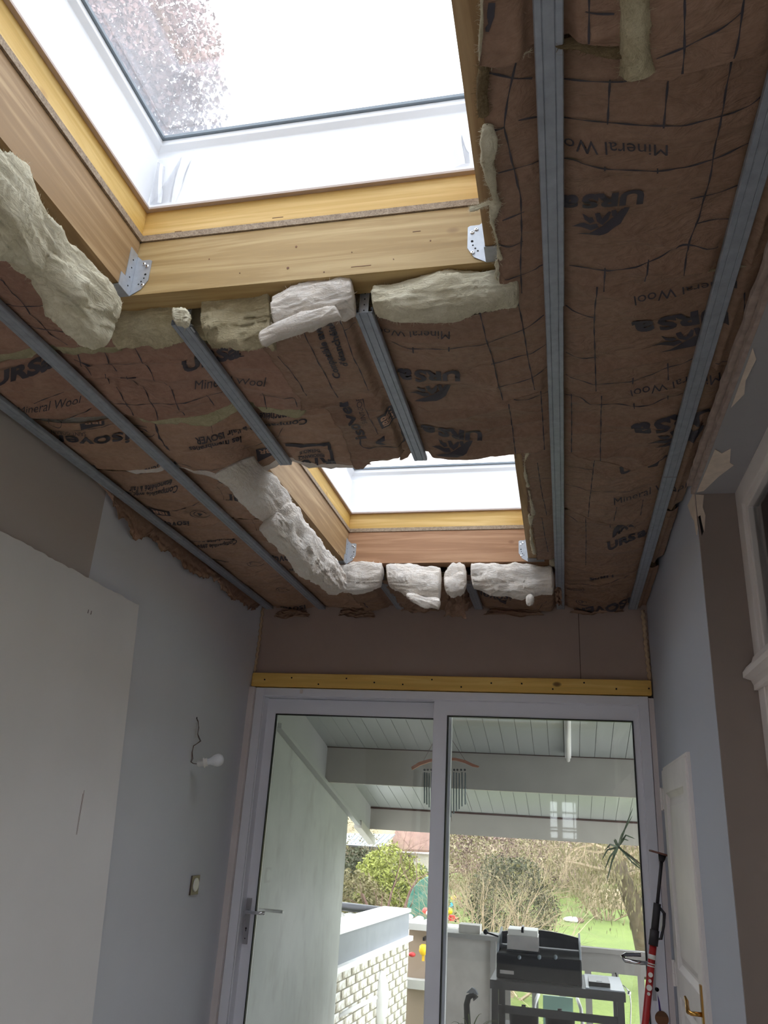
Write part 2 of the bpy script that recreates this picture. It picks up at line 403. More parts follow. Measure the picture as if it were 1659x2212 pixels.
# roof deck with two openings
SX0, SX1 = -1.07, -.145
SKY = ((.12, 1.483), (2.36, 3.700))
RX0, RX1, RY0, RY1 = -1.6, .32, -2.5, -.45          # larger roof window, added behind the viewer for extra daylight
bm = bmesh.new(); dz = (ZD-.0055, ZD+.0125)
for a, b in ((YR-.2, RY0), (RY1, SKY[0][0]), (SKY[0][1], SKY[1][0]), (SKY[1][1], YB+.25)): bx(bm, XL-.15, 2.6, a, b, *dz)
for a, b in SKY: bx(bm, XL-.15, SX0, a, b, *dz); bx(bm, SX1, 2.6, a, b, *dz)
bx(bm, XL-.15, RX0, RY0, RY1, *dz); bx(bm, RX1, 2.6, RY0, RY1, *dz)
struct(obj('ceiling', bm, 'deck_osb'), 'boarded roof deck above the insulation')

# ---- roof windows: curb timbers, chipboard edge, white frame, sash, glass
for n, (y0, y1) in enumerate(SKY, 1):
    w = struct(bpy.data.objects.new('window_%d' % n, None)); COL.objects.link(w); w.location = ((SX0+SX1)/2, y1, ZD)
    e = .002
    bm = bmesh.new()      # raw chipboard edge of the deck showing as a strip
    bx(bm, SX0+e-.03, SX0+e+.004, y0, y1, ZD-.006, ZD+.013); bx(bm, SX0-.03, SX1+.03, y1-.004, y1+.03, ZD-.006, ZD+.013)
    bx(bm, SX1-.004, SX1+.03, y0, y1, ZD-.006, ZD+.013); bx(bm, SX0-.03, SX1+.03, y0-.03, y0+.004, ZD-.006, ZD+.013)
    cb = obj('chipboard_edge', bm, 'chipboard', w)
    zc = ZD+.105
    for nm, b_, m_ in (('curb_timber', (SX0-.045, SX0, y0, y1, ZD+.014, zc), 'wood_curb_side'), ('curb_timber', (SX1, SX1+.045, y0, y1, ZD+.014, zc), 'wood_curb_side'),
                  ('curb_timber', (SX0-.045, SX1+.045, y1, y1+.045, ZD+.014, zc), 'wood_curb_end'), ('curb_timber', (SX0-.045, SX1+.045, y0-.045, y0, ZD+.014, zc), 'wood_curb_end')):
        obj(nm, box(*b_), m_, w, bev=.002)
    zt = 3.352
    # white moulded frame: mitred ring with a slight flare, a bottom lip and an inner rebate
    prof = [(.050, zc-.004), (-.012, zc-.004), (-.012, zc+.004), (.002, zc+.010), (.004, zt-.03), (.012, zt-.022), (.012, zt), (-.004, zt+.012), (-.004, zt+.03), (.07, zt+.03)]
    bm = bmesh.new(); rings = []
    for d, z in prof:
        rings.append([bm.verts.new(p) for p in ((SX0-d, y0-d, z), (SX1+d, y0-d, z), (SX1+d, y1+d, z), (SX0-d, y1+d, z))])
    rings.append(rings[0])
    for a, b in zip(rings, rings[1:]):
        for i in range(4): bm.faces.new((a[i], a[(i+1) % 4], b[(i+1) % 4], b[i]))
    bmesh.ops.recalc_face_normals(bm, faces=bm.faces[:])
    obj('frame', bm, 'white_pvc', w, bev=.0015)
    lip = bmesh.new()      # thin grey sealing lip under the white frame
    t = .0135
    for b_ in ((SX0-.005, SX0+t, y0, y1), (SX0+t, SX1-t, y1-t, y1+.005), (SX1-t, SX1+.005, y0, y1)): bx(lip, *b_, zc-.011, zc-.0045)
    obj('sealing_strip', lip, 'seal_warm', w)
    g = bmesh.new()
    for b_ in ((SX0-.004, SX0+.012, y0, y1), (SX0+.012, SX1-.012, y1-.012, y1+.004), (SX1-.012, SX1+.004, y0, y1)): bx(g, *b_, zt+.0305, zt+.040)
    obj('gasket', g, 'sash_grey', w)
    obj('pane', box(SX0-.05, SX1+.05, y0-.05, y1+.05, zt+.044, zt+.050), 'roof_glass', w)
w = struct(bpy.data.objects.new('window_5', None)); COL.objects.link(w); w.location = (-.6, -1.5, ZD)  # invented roof window, out of view, lighting the room from above
bm = bmesh.new()
for b_ in ((RX0-.06, RX0, RY0-.06, RY1+.06), (RX1, RX1+.06, RY0-.06, RY1+.06), (RX0, RX1, RY0-.06, RY0), (RX0, RX1, RY1, RY1+.06)): bx(bm, *b_, ZD+.014, ZD+.2)
obj('frame', bm, 'white_pvc', w); obj('pane', box(RX0-.06, RX1+.06, RY0-.06, RY1+.06, ZD+.201, ZD+.206), 'roof_glass', w)
# protective film left at the corners of the near roof window
def film(pts, nm='protective_film', par='window_1'):
    P = [Vector(p) for p in pts]; V = []; n = 10
    for i in range(n):
        for j in range(n):
            u, v_ = i/(n-1), j/(n-1)
            p = (P[0]*(1-u)+P[1]*u)*(1-v_)+(P[3]*(1-u)+P[2]*u)*v_
            p = p+Vector((0, -.003-.0025*math.sin(7*u+3*v_+3), 0)); V.append(p)
    V2 = [v_+Vector((0, .0006, 0)) for v_ in V]
    F = gridfaces(n, n); F2 = F[:, ::-1]+n*n
    npmesh(nm, V+V2, np.concatenate([F, F2]), 'film', bpy.data.objects[par])
film([(-1.065, 1.483, 3.15), (-.99, 1.483, 3.15), (-.96, 1.483, 3.33), (-1.0, 1.483, 3.31)])
film([(-1.068, 1.478, 3.15), (-1.03, 1.48, 3.15), (-1.04, 1.48, 3.28), (-1.066, 1.478, 3.30)])
film([(-.245, 1.483, 3.15), (-.19, 1.483, 3.16), (-.205, 1.483, 3.31), (-.235, 1.483, 3.31)])

# added left-wall window, out of view, letting in more daylight
w6 = struct(bpy.data.objects.new('window_6', None)); COL.objects.link(w6); w6.location = (XL, -1.7, LW[2])
bm = bmesh.new()
for b_ in ((LW[0], LW[0]+.06, LW[2], LW[3]), (LW[1]-.06, LW[1], LW[2], LW[3]), (LW[0]+.06, LW[1]-.06, LW[2], LW[2]+.06), (LW[0]+.06, LW[1]-.06, LW[3]-.06, LW[3]), (-1.73, -1.67, LW[2]+.06, LW[3]-.06)): bx(bm, XL-.10, XL-.04, *b_)
obj('frame', bm, 'white_pvc', w6); obj('pane', box(XL-.075, XL-.069, LW[0]+.05, LW[1]-.05, LW[2]+.05, LW[3]-.05), 'door_glass', w6)
# ---- sliding door in the back wall
d1 = struct(bpy.data.objects.new('door_1', None)); COL.objects.link(d1); d1.location = (-.66, YB, 0)
def ring_y(name, x0, x1, z0, z1, w, ya, yb, m, par, bev=.003):
    bm = bmesh.new()
    if not isinstance(w, tuple): w = (w, w, w, w)      # left right bottom top
    o_ = [(x0, z0), (x1, z0), (x1, z1), (x0, z1)]; i_ = [(x0+w[0], z0+w[2]), (x1-w[1], z0+w[2]), (x1-w[1], z1-w[3]), (x0+w[0], z1-w[3])]
    A = [[bm.verts.new((x, y, z)) for x, z in q] for q in (o_, i_) for y in (ya, yb)]
    oa, ob, ia, ib = A
    for k_ in range(4):
        n_ = (k_+1) % 4
        for q in ((oa[k_], oa[n_], ia[n_], ia[k_]), (ob[k_], ib[k_], ib[n_], ob[n_]), (oa[k_], ob[k_], ob[n_], oa[n_]), (ia[k_], ia[n_], ib[n_], ib[k_])): bm.faces.new(q)
    bmesh.ops.recalc_face_normals(bm, faces=bm.faces[:])
    return obj(name, bm, m, par, bev=bev)
obj('plaster_return', box(XL, XL+.034, YB-.055, YB+.05, 0, 2.318), 'door_pvc_warm', d1, bev=.002)
obj('plaster_return', box(XR-.026, XR, YB-.03, YB+.05, 0, 2.31), 'door_pvc_warm', d1, bev=.002)
ring_y('outer_frame', XL+.036, XR-.028, 0, 2.318, (.05, .05, .05, .045), YB-.035, YB+.13, 'door_pvc', d1)
ring_y('outer_frame', XL+.078, XR-.07, 0.04, 2.282, (.012, .012, .012, .012), YB-.02, YB+.13, 'door_pvc', d1)
lf = ring_y('door_leaf', -1.712, -.605, .05, 2.268, (.072, .10, .1, .088), YB+.045, YB+.085, 'door_pvc', d1)
rf = ring_y('door_leaf', -.700, .412, .05, 2.272, (.078, .055, .1, .080), YB-.012, YB+.030, 'door_pvc', d1)
ring_y('gasket', -1.641, -.70, .149, 2.181, .006, YB+.041, YB+.062, 'gasket', lf, 0)
ring_y('gasket', -.623, .358, .149, 2.193, .006, YB-.017, YB+.012, 'gasket', rf, 0)
obj('pane', box(-1.637, -.70, YB+.060, YB+.066, .15, 2.179), 'door_glass', lf)
obj('pane', box(-.62, .355, YB+.008, YB+.014, .15, 2.19), 'door_glass', rf)
obj('latch_pin', box(-1.478, -1.462, YB-.042, YB-.034, 2.288, 2.312), 'door_pvc_warm', d1)
# left handle
hp = obj('handle_plate', box(-1.692, -1.666, YB+.036, YB+.045, .985, 1.205), 'satin_plate', lf, bev=.003)
bm = bmesh.new(); lathe(bm, (-1.679, YB+.035, 1.06), (0, 1, 0), [(-.001, .0045), (.002, .0045)], 10); bx(bm, -1.6808, -1.6772, YB+.034, YB+.0365, 1.046, 1.058)
lathe(bm, (-1.679, YB+.035, 1.012), (0, 1, 0), [(-.001, .003), (.002, .003)], 8)
obj('keyhole', bm, 'hole_black', lf)
bm = bmesh.new(); tube(bm, [(-1.679, YB+.04, 1.142), (-1.679, YB-.004, 1.142), (-1.672, YB-.012, 1.142), (-1.60, YB-.016, 1.142), (-1.565, YB-.012, 1.144)], .0085, 12)
obj('lever', bm, 'chrome', lf, True)
bm = bmesh.new(); tube(bm, [(-1.679, YB+.085, 1.142), (-1.679, YB+.135, 1.142), (-1.66, YB+.14, 1.142), (-1.53, YB+.14, 1.142), (-1.515, YB+.13, 1.142)], .0085, 12)
obj('lever', bm, 'white_plastic', lf, True)
# right handle: plate and looped pull
obj('handle_plate', box(.372, .396, YB-.022, YB-.012, .93, 1.14), 'satin_plate', rf, bev=.003)
bm = bmesh.new(); P = [(.384, YB-.016, 1.085), (.384, YB-.06, 1.085)]
for i in range(7):
    a = -PI/2+PI*i/6; P.append((.36-.11*math.sin((i+1)/7*PI/2), YB-.062+.0*i, 1.085-.0))
P = [(.384, YB-.014, 1.085), (.384, YB-.05, 1.085), (.375, YB-.062, 1.085), (.30, YB-.066, 1.085), (.255, YB-.055, 1.088), (.245, YB-.038, 1.10), (.262, YB-.02, 1.108), (.33, YB-.018, 1.112)]
tube(bm, P, .0095, 12); obj('pull_handle', bm, 'chrome', rf, True)

# treated batten over the door
bm = box(XL+.006, XR-.008, YB-.045, YB-.001, 2.323, 2.402); bmesh.ops.bevel(bm, geom=bm.edges[:], offset=.004, segments=2, affect='EDGES')
b = struct(obj('trim_3', bm, 'wood_batten'), 'yellow treated timber batten over the sliding door')
bm = bmesh.new()
for i in range(14):
    x = -1.7+i*.165; lathe(bm, (x, YB-.046, 2.362+.02*math.sin(i*2.4)), (0, 1, 0), [(-.0006, .0045), (.002, .0045)], 8)
obj('nail_head', bm, 'hole_black', b); bpy.data.objects['nail_head']['kind'] = 'stuff'
KEEP = False
# foam seal beads at the corners
def bead(name, pts, r, m, par, seed, n=8):
    P = [Vector(p) for p in pts]; out = []; rr = []
    N = 40
    for i in range(N):
        t = i/(N-1)*(len(P)-1); a = min(int(t), len(P)-2); q = P[a].lerp(P[a+1], t-a)
        out.append(q+Vector((.003*math.sin(i*1.7+seed), 0, 0))); rr.append(r*(.7+.6*abs(math.sin(i*2.3+seed))))
    bm = bmesh.new(); tube(bm, out, rr, n); return obj(name, bm, m, par, True)
tag(bead('foam_bead', [(XL+.008, YB-.008, 2.80), (XL+.010, YB-.008, 2.6), (XL+.004, YB-.010, 2.41)], .008, 'foam_seal', None, 1), 'cream foam bead in the left corner above the door batten', 'sealant')
tag(bead('foam_bead', [(XR-.022, YB-.008, 2.79), (XR-.018, YB-.008, 2.6), (XR-.010, YB-.010, 2.41)], .010, 'foam_seal', None, 4), 'cream foam bead in the right corner above the door batten', 'sealant')
tag(bead('electrical_cable', [at(628, 1340, 'Y', YB-.01)+Vector((-.19, 0, 0)), (XL+.03, YB-.02, 2.74)], .005, 'foam_seal', None, 4), 'loose scrap of foam hanging at the left ceiling corner', 'sealant') if False else None

# ---- cupboard door in the right wall
KEEP = True
d2 = struct(bpy.data.objects.new('door_2', None)); COL.objects.link(d2); d2.location = (XR, 3.7, 0)
def ring_x(name, y0, y1, z0, z1, w, xa, xb, m, par, bev=.003):
    bm = bmesh.new()
    if not isinstance(w, tuple): w = (w, w, w, w)
    o_ = [(y0, z0), (y1, z0), (y1, z1), (y0, z1)]; i_ = [(y0+w[0], z0+w[2]), (y1-w[1], z0+w[2]), (y1-w[1], z1-w[3]), (y0+w[0], z1-w[3])]
    A = [[bm.verts.new((x, y, z)) for y, z in q] for q in (o_, i_) for x in (xa, xb)]
    oa, ob, ia, ib = A
    for k_ in range(4):
        n_ = (k_+1) % 4
        for q in ((oa[k_], oa[n_], ia[n_], ia[k_]), (ob[k_], ib[k_], ib[n_], ob[n_]), (oa[k_], ob[k_], ob[n_], oa[n_]), (ia[k_], ia[n_], ib[n_], ib[k_])): bm.faces.new(q)
    bmesh.ops.recalc_face_normals(bm, faces=bm.faces[:])
    return obj(name, bm, m, par, bev=bev)
DY0, DY1, DZ1 = 3.28, 4.07, 1.925
ring_x('outer_frame', DY0-.012, DY1+.012, 0, DZ1+.014, (.012, .012, 0.001, .012), XR-.012, XR, 'old_white_paint', d2, 0)
lf2 = ring_x('door_leaf', DY0, DY1, .01, DZ1, (.10, .10, .12, .105), XR-.020, XR-.001, 'old_white_paint', d2)
obj('rail', box(XR-.020, XR-.001, DY0+.1, DY1-.1, 1.02, 1.12), 'old_white_paint', lf2, bev=.002)
for z0, z1 in ((.13, 1.02), (1.12, DZ1-.105)):
    bm = bmesh.new(); y0, y1 = DY0+.1, DY1-.1      # recessed panel with sloping margins
    A = [bm.verts.new((XR-.016, y, z)) for y, z in ((y0, z0), (y1, z0), (y1, z1), (y0, z1))]
    B = [bm.verts.new((XR-.004, y, z)) for y, z in ((y0+.02, z0+.02), (y1-.02, z0+.02), (y1-.02, z1-.02), (y0+.02, z1-.02))]
    Cc = [bm.verts.new((XR-.004, y, z)) for y, z in ((y0+.03, z0+.03), (y1-.03, z0+.03), (y1-.03, z1-.03), (y0+.03, z1-.03))]
    D = [bm.verts.new((XR-.011, y, z)) for y, z in ((y0+.055, z0+.055), (y1-.055, z0+.055), (y1-.055, z1-.055), (y0+.055, z1-.055))]
    for a, c in ((A, B), (B, Cc), (Cc, D)):
        for i in range(4): bm.faces.new((a[i], a[(i+1) % 4], c[(i+1) % 4], c[i]))
    bm.faces.new(D); bmesh.ops.recalc_face_normals(bm, faces=bm.faces[:])
    for f in bm.faces: 
        if f.normal.x > 0: f.normal_flip()
    obj('panel', bm, 'old_white_paint', lf2)
for z in (1.80, 1.09):
    bm = bmesh.new(); lathe(bm, (XR-.026, DY1+.008, z-.05), (0, 0, 1), [(0, .007), (.048, .007), (.05, .009), (.052, .007), (.1, .007)], 12)
    bx(bm, XR-.024, XR-.018, DY1-.03, DY1+.03, z-.045, z+.045); obj('hinge', bm, 'old_white_paint', lf2)
bm = bmesh.new(); bx(bm, XR-.026, XR-.019, DY0+.025, DY0+.050, .98, 1.16)
obj('handle_plate', bm, 'brass', lf2, bev=.003)
bm = bmesh.new(); tube(bm, [(XR-.022, DY0+.037, 1.07), (XR-.06, DY0+.037, 1.07), (XR-.068, DY0+.05, 1.072), (XR-.066, DY0+.09, 1.082), (XR-.062, DY0+.12, 1.092), (XR-.066, DY0+.135, 1.105)], [.008, .007, .008, .007, .0065, .004], 12)
obj('lever', bm, 'brass', lf2, True)

# ---- old glazed door with transom in the recess
d3 = struct(bpy.data.objects.new('door_3', None)); COL.objects.link(d3); d3.location = (.6, 1.5, 0)
XF = .595
ring_x('outer_frame', -1.5, 2.652, 0, 2.74, (.08, .075, .05, .07), XF, XF+.06, 'old_white_paint', d3)
ring_x('fanlight_bead', -1.42, 2.577, 2.17, 2.67, (.02, .02, .02, .02), XF+.012, XF+.05, 'old_white_paint', d3)
obj('pane', box(XF+.03, XF+.034, -1.41, 2.567, 2.18, 2.66), 'old_glass', d3)
prof = [(XF+.05, 2.175), (XF-.004, 2.175), (XF-.010, 2.160), (XF-.010, 2.150), (XF-.028, 2.142), (XF-.040, 2.125), (XF-.040, 2.108), (XF-.018, 2.100), (XF-.012, 2.085), (XF-.012, 2.07), (XF+.05, 2.07)]
bm = bmesh.new(); prism(bm, [(x, 2.648, z) for x, z in prof], (0, -4.1, 0)); obj('transom', bm, 'old_white_paint', d3)
l3 = ring_x('door_leaf', .9, 2.577, .05, 2.07, (.10, .095, .2, .10), XF+.004, XF+.044, 'old_white_paint', d3)
ring_x('glazing_bead', 1.0, 2.482, .25, 1.97, .018, XF+.012, XF+.04, 'old_white_paint', l3)
obj('pane', box(XF+.022, XF+.026, 1.01, 2.475, .26, 1.96), 'old_glass', l3)
l4 = ring_x('door_leaf', -1.42, .88, .05, 2.07, (.10, .10, .2, .10), XF+.004, XF+.044, 'old_white_paint', d3)
obj('pane', box(XF+.022, XF+.026, -1.32, .78, .25, 1.97), 'old_glass', l4)
KEEP = False
# broken plaster edge along the top of the recess
def ragged_strip(name, y0, y1, x0, x1, z0, z1, amp, seed, m, n=90):
    rnd = random.Random(seed); bm = bmesh.new(); R_ = []
    for i in range(n):
        y = y0+(y1-y0)*i/(n-1); a, b_ = rnd.uniform(-amp, amp), rnd.uniform(-amp, amp)*.5
        R_.append([bm.verts.new(p) for p in ((x0+a, y, z0+b_), (x1, y, z0+b_*.4), (x1, y, z1), (x0+a*.6, y, z1-b_))])
    for p, q in zip(R_, R_[1:]):
        for k_ in range(4): bm.faces.new((p[k_], p[(k_+1) % 4], q[(k_+1) % 4], q[k_]))
    bm.faces.new(R_[0]); bm.faces.new(R_[-1][::-1]); bmesh.ops.recalc_face_normals(bm, faces=bm.faces[:])
    return obj(name, bm, m)
t = thing('broken_plaster_edge', 'broken whitish plaster edge of the old ceiling along the recess', 'plaster', (XR, 1.2, 2.74))
for a in ((-.5, 2.655, XR-.012, XR+.001, 2.742, 2.762, .003, 3, 'old_plaster'), (-.5, 2.655, XR-.024, XR-.004, 2.772, 2.79, .004, 5, 'old_plaster'), (-.5, 2.655, XR-.005, XR+.001, 2.760, 2.775, .001, 6, 'brown_gap')):
    o = ragged_strip('plaster_layer', *a[:6], a[6], a[7], a[8]); o.parent = t; o.location = o.location-t.location
def patch(label, c, nrm_ax, pts, m, th=.004):
    bm = bmesh.new(); d = {'z': (0, 0, -th), 'x': (-th, 0, 0), 'y': (0, -th, 0)}[nrm_ax]; prism(bm, pts, d)
    return tag(obj('plaster_chip', bm, m), label, 'plaster')
patch('large cream plaster scar on the soffit by the pillar top', None, 'z', [(.475, 2.30, 2.7395), (.50, 2.33, 2.7395), (.52, 2.30, 2.7395), (.535, 2.40, 2.7395), (.55, 2.42, 2.7395), (.52, 2.50, 2.7395), (.49, 2.62, 2.7395), (.47, 2.63, 2.7395)], 'plaster_patch', .002)
patch('narrow cream plaster scar on the soffit beside the broken edge', None, 'z', [(.472, 1.75, 2.7395), (.49, 1.80, 2.7395), (.485, 1.9, 2.7395), (.495, 1.97, 2.7395), (.475, 2.04, 2.7395)], 'plaster_patch', .002)
patch('cream torn plaster flake at the top corner of the pillar', None, 'y', [(XR+.001, 2.6518, 2.738), (XR+.028, 2.6518, 2.735), (XR+.020, 2.6518, 2.69), (XR+.026, 2.6518, 2.66), (XR+.018, 2.6518, 2.60), (XR+.012, 2.6518, 2.64), (XR+.001, 2.6518, 2.66)], 'plaster_patch', .003)
patch('cream plaster flake on the pillar side under the insulation', None, 'x', [(XR-.0005, 2.655, 2.75), (XR-.0005, 2.80, 2.76), (XR-.0005, 2.75, 2.70), (XR-.0005, 2.70, 2.66), (XR-.0005, 2.68, 2.60), (XR-.0005, 2.655, 2.62)], 'plaster_patch', .003)
patch('dark split gap in the plaster of the pillar corner', None, 'y', [(XR+.003, 2.6485, 2.655), (XR+.010, 2.6485, 2.66), (XR+.014, 2.6485, 2.60), (XR+.008, 2.6485, 2.585)], 'hole_black', .0006)
# ================================================================== TIMBERS
def beam(label, b_, m, name='roof_joist', bev=.003):
    return tag(obj(name, box(*b_), m, bev=bev), label, 'timber')
ZB0, ZB1 = 2.852, 3.022
for n, (y0, y1) in enumerate(SKY):
    wm = ('wood_trimmer', 'wood_pinkish')[n]; which = ('near', 'far')[n]
    beam('timber joist along the left side of the %s roof window' % which, (SX0-.075, SX0, y0-.10, y1-.0015, ZB0, ZB1), 'wood_beam')
    beam('timber joist along the right side of the %s roof window' % which, (SX1, SX1+.075, y0-.10, y1-.0015, ZB0, ZB1), 'wood_beam')
    beam(('pale timber trimmer across the far end of the near roof window', 'pinkish timber trimmer across the far end of the far roof window')[n], (SX0-.35, SX1+.30, y1, y1+.075, ZB0, ZB1), wm, 'trimmer_beam')
beam('timber trimmer hidden above the hanging insulation between roof windows', (SX0-.2, SX1+.2, SKY[1][0]-.18, SKY[1][0]-.105, ZB0+.005, ZB1), 'wood_trimmer', 'trimmer_beam')
for i in (0, 1):
    x0 = XL+.002 if i == 0 else .385
def hanger(label, side, xface, y1):
    """bracket: seat under the joist, plate on the joist side, flange on the trimmer face. side=+1: joist lies to the left of xface"""
    t = thing('joist_hanger', label, 'bracket', (xface, y1, ZB0), 'metal joist hangers at the roof window corners')
    s = side; th = .002
    bm = bmesh.new()
    x_in = xface
    # flange on the trimmer face (faces the camera)
    f = [(0, 0), (.030, .018), (.046, .046), (.046, .108), (.040, .112), (.018, .112), (0, .128)]
    prism(bm, [(x_in+s*(a+.001), y1-.0005, ZB0-.003+z) for a, z in f], (0, -th, 0))
    # side plate on the joist
    g = [(0, -.004), (-.052, -.004), (-.052, .034), (-.032, .036), (-.032, .128), (0, .128)]
    prism(bm, [(x_in+s*.0006, y1-.003+a, ZB0+z) for a, z in g], (s*th, 0, 0))
    # seat
    bx(bm, min(x_in+s*.002, x_in-s*.077), max(x_in+s*.002, x_in-s*.077), y1-.055, y1-.003, ZB0-.0045, ZB0-.0022)
    obj('bracket_plate', bm, 'galvanised_light', t)
    bm = bmesh.new(); bm2 = bmesh.new()
    yf = y1-th-.0006
    for a, z, r in ((.036, .062, .0032), (.028, .040, .0024), (.034, .050, .0022), (.022, .032, .0022)): lathe(bm, (x_in+s*a, yf, ZB0+z), (0, 1, 0), [(-.0003, r), (.001, r)], 10)
    for z in (.018, .045, .075, .10): lathe(bm, (x_in+s*(.0006+th), y1-.018, ZB0+z), (1, 0, 0), [(-.0004 if s < 0 else -.0006, .0022), (.0006, .0022)], 8)
    for a, z in ((.026, .096), (.036, .088), (.034, .028)):
        lathe(bm2, (x_in+s*a, yf, ZB0+z), (0, -1, 0), [(0, .0052), (.0015, .005), (.0028, .003)], 12)
        lathe(bm, (x_in+s*a, yf-.0028, ZB0+z), (0, -1, 0), [(-.0002, .0018), (.0003, .0018)], 8)
    stuff(obj('fixing_hole', bm, 'hole_black', t)); stuff(obj('screw_head', bm2, 'chrome', t))
hanger('galvanised joist hanger at the left corner of the near trimmer', 1, SX0, SKY[0][1])
hanger('galvanised joist hanger at the right end of the near trimmer', -1, SX1, SKY[0][1])
hanger('galvanised joist hanger at the left end of the far trimmer', 1, SX0, SKY[1][1])
hanger('galvanised joist hanger at the right end of the far trimmer', -1, SX1, SKY[1][1])

# ================================================================== METAL RAILS
def rail(label, x, y0, y1, z=ZR, w=.0465, dx=0.0, m='galvanised', x1=None):
    h = .018; k_ = w/2; th = .0007
    c = [(-k_+.006, h-.004), (-k_+.003, h), (-k_, h-.003), (-k_, .003), (-k_+.002, 0), (-.0115, 0), (-.010, .0016), (-.0085, 0), (.0085, 0), (.010, .0016), (.0115, 0), (k_-.002, 0), (k_, .003), (k_, h-.003), (k_-.003, h), (k_-.006, h-.004)]
    inn = []
    for i, p in enumerate(c):
        a = Vector(c[max(i-1, 0)]); b_ = Vector(c[min(i+1, len(c)-1)]); d = (b_-a).normalized(); inn.append((p[0]-d.y*th, p[1]+d.x*th))
    bm = bmesh.new(); poly = c+inn[::-1]
    x1 = x if x1 is None else x1
    A = [bm.verts.new((x+a, y0, z+b_)) for a, b_ in poly]; B = [bm.verts.new((x1+a, y1, z+b_)) for a, b_ in poly]
    n = len(poly)
    for i in range(n): bm.faces.new((A[i], A[(i+1) % n], B[(i+1) % n], B[i]))
    q = len(c)
    for V in (A, B):
        for i in range(q-1): bm.faces.new((V[i], V[i+1], V[n-2-i], V[n-1-i]))
    bmesh.ops.recalc_face_normals(bm, faces=bm.faces[:])
    return tag(obj('ceiling_rail', bm, m), label, 'rail')
rail('metal ceiling rail nearest the left wall, near length', XL+.052, -.6, 2.60)
rail('metal ceiling rail nearest the left wall, far length', XL+.052, 2.603, YB-.006)
rail('long metal ceiling rail between the left wall and the roof windows', -1.402, -.6, YB-.006)
rail('short metal ceiling rail left of the loose white batt', -.950, 1.545, 2.402)
rail('short metal ceiling rail right of the loose white batt', -.459, 1.562, 2.412)
rail('short metal ceiling rail at the far left under the pinkish trimmer', -.917, 3.880, YB-.006)
rail('short metal ceiling rail at the far right under the pinkish trimmer', -.458, 3.890, YB-.006)
rail('wide metal ceiling rail right of the roof windows, near length', .007, -.6, 1.60, x1=.006)
rail('wide metal ceiling rail right of the roof windows, far length', .006, 1.10, YB-.006, ZR+.0012, .0445, x1=.002)
rail('metal ceiling rail nearest the pillar, near length', .376, -.6, 2.62, x1=.386)
rail('metal ceiling rail nearest the pillar, far length', .386, 2.624, YB-.006, x1=.392)
def strap(label, x, y, z0, z1, w=.022, tilt=0.0):
    t = thing('rail_hanger', label, 'bracket', (x, y, z0))
    bm = bmesh.new(); N = 1
    prism(bm, [(x-w/2, y, z0), (x+w/2, y, z0), (x+w/2+tilt, y, z1), (x-w/2+tilt, y, z1)], (0, .0012, 0))
    for s in (-1, 1): prism(bm, [(x+s*w/2, y, z0), (x+s*w/2, y-.004, z0), (x+s*w/2+tilt, y-.004, z1), (x+s*w/2+tilt, y, z1)], (s*.0012, 0, 0))
    bx(bm, x-w/2-.012, x+w/2+.012, y-.004, y+.02, z0-.001, z0+.0006)
    obj('strap', bm, 'galvanised_light', t)
    bm = bmesh.new()
    for i in range(6):
        f = (i+.5)/6; lathe(bm, (x+tilt*f, y-.0004, z0+(z1-z0)*f), (0, 1, 0), [(-.0003, .0018), (.0005, .0018)], 8)
    stuff(obj('fixing_hole', bm, 'hole_black', t))
strap('perforated metal strap holding the short rail right of the loose white batt', -.459, 1.566, ZR+.003, 2.90)
strap('thin metal strap holding the short rail left of the loose white batt', -.938, 1.566, ZR+.003, 2.90, .008)
strap('metal strap holding the far left short rail under the pinkish trimmer', -.917, 3.884, ZR+.003, 2.855, .024)
strap('metal strap holding the far right short rail under the pinkish trimmer', -.458, 3.894, ZR+.003, 2.855, .024)

